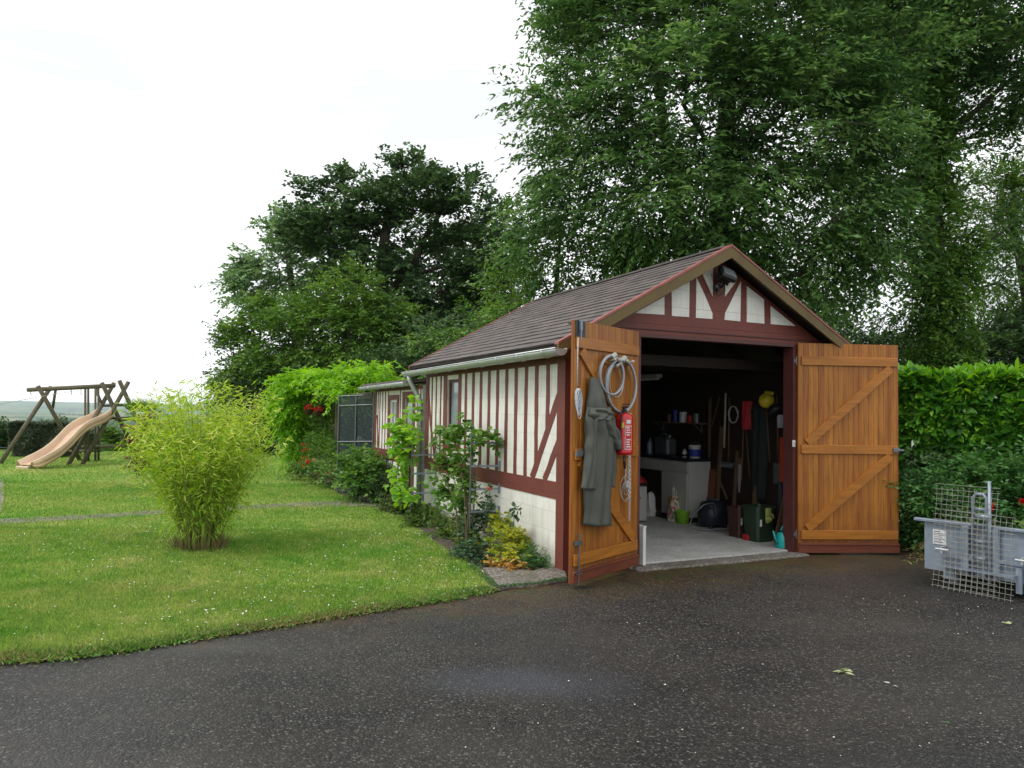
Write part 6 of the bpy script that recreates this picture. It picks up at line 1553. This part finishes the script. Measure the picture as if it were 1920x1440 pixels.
# second ash at right, long limb and ivy-clad trunk
fb = foot(1760, 20)
tree('ash_tree', 'second ash tree at the right with a long sweeping limb', 'tree', fb,
     [fb, tuple(P(1758, 640, 20)), tuple(P(1752, 480, 20)), tuple(P(1748, 330, 20)), tuple(P(1765, 180, 20)), tuple(P(1790, 20, 20)), tuple(P(1800, -150, 20))],
     [LB(1700, 120, 20, (1.7, 2, 1.5)), LB(1840, 60, 19, (1.9, 2, 1.6)), LB(1760, 10, 19, (2.2, 2, 1.3)), LB(1730, 250, 20, (1.5, 1.7, .8)), LB(1860, 200, 19.4, (1.5, 1.8, .9)), LB(1640, 200, 20, (1.2, 1.5, 1.0)), LB(1950, 120, 19, (1.6, 2, 1.6)),
      LB(1800, -160, 19, (3.2, 3, 1.6)), LB(1590, 430, 20.5, (1.0, 1.2, .5)), LB(1640, 590, 20.5, (1.1, 1.2, .35)), LB(1570, 560, 20.5, (.9, 1.0, .35)), LB(1900, 260, 19.4, (.9, 1.4, .5)), LB(1680, 480, 20.5, (.7, .9, .5)), LB(1700, 330, 20.3, (1.2, 1.2, .7)), LB(1930, 420, 20.3, (1.2, 1.2, .9)), LB(1640, 330, 20.3, (1.0, 1.2, .7)), LB(1860, 480, 20.3, (.9, 1.0, .5))],
     'ash', dens=2.6, rad=.72, nspray=13, nleaf=12, Ln=.15, Wd=.062, droop=.35, flat=.42, slen=1.1, seed=102, trunk_r=(.34, .10), r0=.0095, shell=.3,
     extra_limbs=[([tuple(P(1748, 430, 20)), tuple(P(1650, 360, 19.6)), tuple(P(1560, 330, 19.2)), tuple(P(1500, 320, 19))], .09, .03), ([tuple(P(1750, 300, 20)), tuple(P(1800, 235, 19.6)), tuple(P(1870, 170, 19.3)), tuple(P(1940, 110, 19))], .10, .05)])
low('ivy_column', 'ivy clothed trunk below the second ash tree', 'ivy', [(AB(1750, 120, 19.5), (.5, .5, .9)), (AB(1752, 200, 19.5), (.55, .5, .9)), (AB(1752, 290, 19.6), (.65, .6, .9)), (AB(1752, 380, 19.7), (.75, .6, .9)), (AB(1765, 470, 19.7), (.95, .6, .9)), (AB(1755, 560, 19.7), (.80, .6, .9)), (AB(1765, 640, 19.7), (.95, .6, .8)), (AB(1790, 530, 19.7), (.6, .5, .4)), (AB(1765, 720, 19.7), (.9, .6, .8))], 'mid', 103, dens=40, rad=.34, nspray=9, nleaf=9, Ln=.11, Wd=.07, shell=.3, stems=0)
# tree at the far right, yellower
fc = foot(1930, 24)
tree('young_ash', 'lighter green tree behind the laurel hedge at the right edge', 'tree', fc, [fc, tuple(P(1925, 560, 24)), tuple(P(1900, 420, 24)), tuple(P(1900, 320, 24))],
     [LB(1880, 360, 24, (1.3, 1.3, 1.0)), LB(1910, 450, 24, (1.5, 1.4, 1.0)), LB(1850, 430, 24, (1.0, 1.2, .7)), LB(1900, 560, 24, (1.2, 1.2, .9)), LB(1830, 340, 24, (.8, 1, .35)), LB(1960, 350, 24, (1.3, 1.4, 1.4)), LB(1850, 640, 24, (1.0, 1.0, .6)), LB(1950, 620, 24, (1.4, 1.2, 1.4))],
     'mid', dens=7, rad=.6, nspray=9, nleaf=10, Ln=.13, Wd=.055, seed=104, trunk_r=(.2, .06), shell=.3,
     extra_limbs=[([tuple(P(1910, 560, 24)), tuple(P(1870, 530, 24)), tuple(P(1820, 545, 24)), tuple(P(1800, 570, 24))], .07, .025)])
# dark wood bank behind the hedge at right
for i, (px, py, rx, rz, lf, lab) in enumerate(((1590, 690, 1.6, 1.6, 'oak', 'dark thicket bush behind the right door leaf'), (1680, 680, 1.7, 1.5, 'oak', 'dark thicket bush over the corner of the right door'), (1780, 690, 1.9, 1.7, 'oak', 'thicket bush behind the laurel hedge, under the ivy column'), (1880, 670, 2.0, 1.9, 'oak', 'tall thicket bush behind the laurel hedge near the right edge'), (1500, 640, 1.7, 1.8, 'oak', 'thicket bush behind the right slope of the garage roof'), (1990, 640, 2.2, 2.2, 'oak', 'thicket bush at the right edge of the view'))):
    c = P(px, py, 22.5); shrub('thicket_bush', lab, 'bush', (c.x, c.y, hgt(c.x, c.y)), [(tuple(c), (rx, 1.0, rz * .55)), ((c.x, c.y, max(.9, c.z - rz)), (rx * 1.05, 1.0, rz * .7)), ((c.x + .5, c.y, c.z + rz * .25), (rx * .6, .8, rz * .4))], lf, dens=6.5, rad=.5, nspray=10, nleaf=10, Ln=.14, Wd=.07, seed=110 + i, shell=.35, group='thicket behind the hedge', stems=14, stem_r=.04)
# small trees filling behind the garage left of the ash
def bushy(lab, px, Y, lobes, leaf, seed, name='garden_tree', dens=8.5, rad=.52, Ln=.12, Wd=.06, nspray=9, nleaf=9, tr=.14, group=None, droop=.35, r0=.009, cat='tree', flat=.6, top=None, shell=.35):
    f_ = foot(px, Y); L_ = [LB(*l) for l in lobes]
    if top is None: top = max(l[0][2] for l in L_) - .5
    return tree(name, lab, cat, f_, [f_, (f_[0] + .1, f_[1], f_[2] + (top - f_[2]) * .35), (f_[0] - .05, f_[1], f_[2] + (top - f_[2]) * .65), (f_[0] + .1, f_[1], top)], L_, leaf, dens=dens, rad=rad, nspray=nspray, nleaf=nleaf, Ln=Ln, Wd=Wd, droop=droop, flat=flat, seed=seed, trunk_r=(tr, tr * .3), r0=r0, group=group, shell=shell)
bushy('dark green tree low behind the garage ridge, left of the ash', 1040, 19, [(1040, 500, 19, (1.2, 1.2, .8)), (960, 540, 19, (.9, 1, .6)), (1100, 540, 19, (1.2, 1.2, .6)), (1020, 430, 19, (.7, .8, .6)), (960, 610, 19, (1.0, 1.2, .6)), (1060, 600, 19, (1.2, 1.2, .6)), (1180, 560, 19, (1.2, 1, .5)), (985, 400, 19, (.45, .6, .45)), (975, 470, 19, (.5, .7, .5)), (1010, 380, 19, (.5, .6, .4))], 'mid', 120, dens=6)
bushy('slender young tree with loose light shoots behind the garage roof', 870, 14.5, [(870, 660, 14.5, (.95, .7, .50)), (820, 690, 14.5, (.55, .6, .35)), (885, 600, 14.5, (.28, .3, .50)), (930, 600, 14.5, (.40, .5, .35)), (905, 650, 14.5, (.7, .6, .4)), (835, 630, 14.5, (.22, .3, .25)), (800, 640, 14.5, (.2, .3, .08)), (965, 570, 14.5, (.3, .4, .2))], 'mid', 121, dens=22, rad=.26, Ln=.075, Wd=.04, nspray=7, nleaf=7, tr=.05, r0=.005, shell=.1)
# the oak
fo = foot(725, 30)
tree('oak_tree', 'broad dark oak with forked trunk standing in the middle distance', 'tree', fo,
     [fo, tuple(P(728, 700, 30)), tuple(P(722, 600, 30)), tuple(P(715, 520, 30)), tuple(P(722, 440, 30)), tuple(P(735, 380, 30))],
     [LB(640, 345, 30, (1.0, 1.2, .35)), LB(665, 330, 30, (.5, .7, .45)), LB(590, 370, 30, (.6, .7, .25)), LB(575, 352, 30, (.25, .4, .12)), LB(700, 400, 30, (1.8, 1.6, .8)), LB(780, 330, 30, (1.1, 1.4, .55)), LB(775, 370, 30, (1.9, 1.6, .8)), LB(850, 350, 30, (.8, 1.1, .4)), LB(885, 340, 30, (.3, .5, .35)), LB(910, 380, 30, (.9, 1.1, .22)), LB(870, 400, 30, (1.6, 1.5, .45)), LB(905, 445, 30, (1.2, 1.3, .28)), LB(800, 450, 30, (1.7, 1.6, .5)),
      LB(640, 440, 30, (1.7, 1.6, .8)), LB(570, 450, 30, (1.0, 1.2, .6)), LB(560, 410, 30, (.6, .8, .3)), LB(700, 490, 30, (1.9, 1.6, .7)), LB(880, 500, 30, (1.3, 1.4, .6)), LB(840, 560, 30, (1.7, 1.5, .7)), LB(920, 560, 30, (.9, 1.2, .7)), LB(640, 520, 30, (1.4, 1.4, .5)), LB(770, 620, 30, (1.8, 1.4, 1.1)), LB(700, 640, 30, (1.4, 1.2, 1.0)), LB(880, 640, 30, (1.6, 1.4, 1.0)), LB(800, 700, 29.5, (2.0, 1.4, 1.2)), LB(700, 730, 29.5, (2.2, 1.4, 1.2)), LB(735, 600, 28.6, (1.1, .7, .7)), LB(760, 540, 28.6, (.9, .7, .5)), LB(850, 610, 28.6, (1.2, .7, .6)), LB(740, 500, 28.8, (.7, .5, .4)), LB(700, 560, 28.8, (.9, .6, .4)), LB(930, 460, 30, (.7, 1, .4)), LB(940, 520, 30, (.8, 1, .6))],
     'oak', dens=4.6, rad=.57, nspray=10, nleaf=11, Ln=.19, Wd=.12, droop=.15, flat=.35, slen=1.0, seed=130, trunk_r=(.45, .14), r0=.012, shell=.4,
     extra_limbs=[([tuple(P(725, 610, 30)), tuple(P(690, 560, 30)), tuple(P(660, 500, 30)), tuple(P(610, 440, 30)), tuple(P(570, 390, 30))], .18, .04), ([tuple(P(722, 560, 30)), tuple(P(775, 500, 30)), tuple(P(800, 440, 30)), tuple(P(840, 380, 30))], .20, .05), ([tuple(P(760, 520, 30)), tuple(P(830, 500, 30)), tuple(P(900, 470, 30))], .10, .03)])
# lighter tree at left rear
fd = foot(560, 36)
tree('pale_tree', 'paler green tree rising behind the left side of the oak', 'tree', fd, [fd, tuple(P(560, 680, 36)), tuple(P(550, 560, 36)), tuple(P(540, 480, 36))],
     [LB(470, 490, 36, (1.0, 1.2, .55)), LB(510, 440, 36, (1.0, 1.1, .6)), LB(600, 400, 36, (1.0, 1.1, .6)), LB(540, 410, 36, (.8, 1.0, .4)), LB(445, 545, 36, (.6, 1.0, .6)), LB(490, 525, 36, (1.4, 1.3, .8)), LB(450, 500, 36, (.6, .9, .4)), LB(470, 560, 36, (.9, 1.2, .4)), LB(550, 440, 36, (1.3, 1.4, .9)), LB(600, 450, 36, (1.3, 1.3, .8)), LB(555, 500, 36, (1.4, 1.4, .8)), LB(600, 540, 36, (1.5, 1.4, .7)), LB(530, 580, 36, (1.5, 1.4, .5)), LB(640, 590, 36, (1.2, 1.2, .6))],
     'pale', dens=3.6, rad=.6, nspray=10, nleaf=10, Ln=.22, Wd=.13, droop=.3, seed=131, trunk_r=(.35, .12), r0=.013)
G2 = 'bushy trees below the oak'
bushy('bushy green tree nearest the left end of the tree group', 480, 28, [(470, 640, 28, (1.1, 1.1, .8)), (500, 700, 28, (1.5, 1.2, 1.0)), (455, 700, 28, (.8, 1, .8)), (540, 760, 28, (1.6, 1.2, 1.0)), (440, 640, 28, (.5, .7, .5)), (470, 580, 28, (.7, .8, .5)), (500, 590, 28.5, (.8, .8, .6)), (440, 720, 28, (.6, .8, .8))], 'mid', 132, group=G2, Ln=.16, Wd=.08)
bushy('rounded mid green tree under the pale tree', 560, 27, [(540, 610, 27, (1.2, 1.2, .6)), (590, 600, 27, (1.2, 1.2, .6)), (560, 660, 27, (1.7, 1.3, .9)), (620, 690, 27, (1.6, 1.3, 1.0)), (530, 690, 27, (1.3, 1.2, .8))], 'mid', 133, group=G2, Ln=.15, Wd=.075)
bushy('yellower green tree below the fork of the oak', 650, 26, [(650, 540, 26, (1.2, 1.0, .8)), (720, 590, 26, (.9, .8, .6)), (630, 600, 26, (1.4, 1.1, .7)), (670, 620, 26, (1.2, 1.1, .8)), (700, 690, 26, (1.5, 1.2, 1.0)), (640, 680, 26, (1.2, 1.1, .8))], 'mid', 134, group=G2, Ln=.15, Wd=.07)
bushy('dark shaded tree at the far left of the tree group', 430, 32, [(425, 640, 32, (.6, .9, .7)), (430, 700, 32, (.7, .9, 1.0)), (445, 760, 32, (1.0, 1, 1.1))], 'oak', 135, group=G2, Ln=.16, Wd=.09)
bushy('green tree between the oak and the slender young tree', 790, 24, [(780, 690, 24, (1.4, 1.2, .9)), (740, 720, 24, (1.4, 1.1, .8)), (840, 640, 24, (1.2, 1.2, .7)), (700, 745, 24, (1.4, 1.1, .6)), (930, 660, 24, (1.6, 1.1, .8))], 'oak', 136, group=G2, Ln=.14, Wd=.08)
bushy('dark tree filling in behind the oak, next to the ash crown', 890, 38, [(860, 470, 38, (1.8, 1.4, 1.0)), (920, 440, 38, (1.4, 1.2, .8)), (800, 520, 38, (1.8, 1.4, 1.2)), (900, 540, 38, (2.4, 1.4, 1.4)), (950, 500, 38, (1.3, 1.2, 1.0)), (880, 620, 38, (2.6, 1.4, 1.6)), (760, 600, 38, (1.8, 1.4, 1.4))], 'oak', 138, dens=3.2, rad=.75, Ln=.22, Wd=.13)
# conifer-dark hedge behind the bamboo, down to the lawn
shrub('dark_hedge', 'very dark tall hedge at the back edge of the lawn right of the bamboo', 'hedge', (P(500, 840, 25.5).x, 25.5, 0), [(AB(480, 800, 25.5), (.9, .7, .95)), (AB(520, 790, 25.5), (.9, .7, 1.0)), (AB(500, 740, 25.7), (1.0, .7, .9)), (AB(560, 780, 25), (.9, .7, 1.1)), (AB(440, 800, 26), (.8, .7, .9)), (AB(620, 790, 24.5), (1.1, .7, 1.2)), (AB(690, 790, 24), (1.2, .7, 1.2))], 'dark', dens=14, rad=.34, nspray=9, nleaf=9, Ln=.12, Wd=.05, seed=137, shell=.3, stems=20, stem_r=.03)

# woods down in the valley: far off, one mass
rng = np.random.default_rng(300); P0 = []; R0 = []
for i in range(240):
    y0 = 700 + 3500 * rng.random() ** 1.6; x0 = -(.72 * rng.random() + .0) * y0 + rng.normal() * 30 - .30 * y0 * 0; L_ = rng.integers(6, 26); a = rng.normal() * .25
    for k in range(L_):
        x = x0 + k * 14 * math.cos(a) + rng.normal() * 6; y = y0 + k * 14 * math.sin(a) + rng.normal() * 8; P0.append((x, y, hgt(x, y) + 3)); R0.append(4 + 5 * rng.random())
P0 = np.array(P0); R0 = np.array(R0); K = 22; ci = np.repeat(np.arange(len(P0)), K); u = unit(rng, len(ci)); u[:, 2] = np.abs(u[:, 2])
pos = P0[ci] + u * R0[ci][:, None]; n_ = len(ci)
tag(leaf_object('valley_woods', pos - u * 2.2, rng.normal(size=(n_, 3)), u + rng.normal(size=(n_, 3)) * .2, np.full(n_, 5.5), np.full(n_, 4.5), rng.random(n_), rng.random(n_), LF['oak']), 'far woods and hedgerows down in the hazy valley', 'woods', kind='stuff')

# haze: one closed box of thin even air round everything
if HAZE:
    m = bpy.data.materials.new('haze_air'); m.use_nodes = True; n = m.node_tree; n.nodes.remove(n.nodes['Principled BSDF'])
    pv = n.nodes.new('ShaderNodeVolumePrincipled'); pv.inputs['Density'].default_value = HAZE; pv.inputs['Color'].default_value = (.74, .88, 1, 1); pv.inputs['Anisotropy'].default_value = 0.0
    n.links.new(pv.outputs[0], n.nodes['Material Output'].inputs['Volume'])
    q = MB(); q.box((0, 7700, -37.5), (33000, 15700, 125)); o = q.build('haze', m); tag(o, kind='stuff', label='pale haze in the air over the valley')
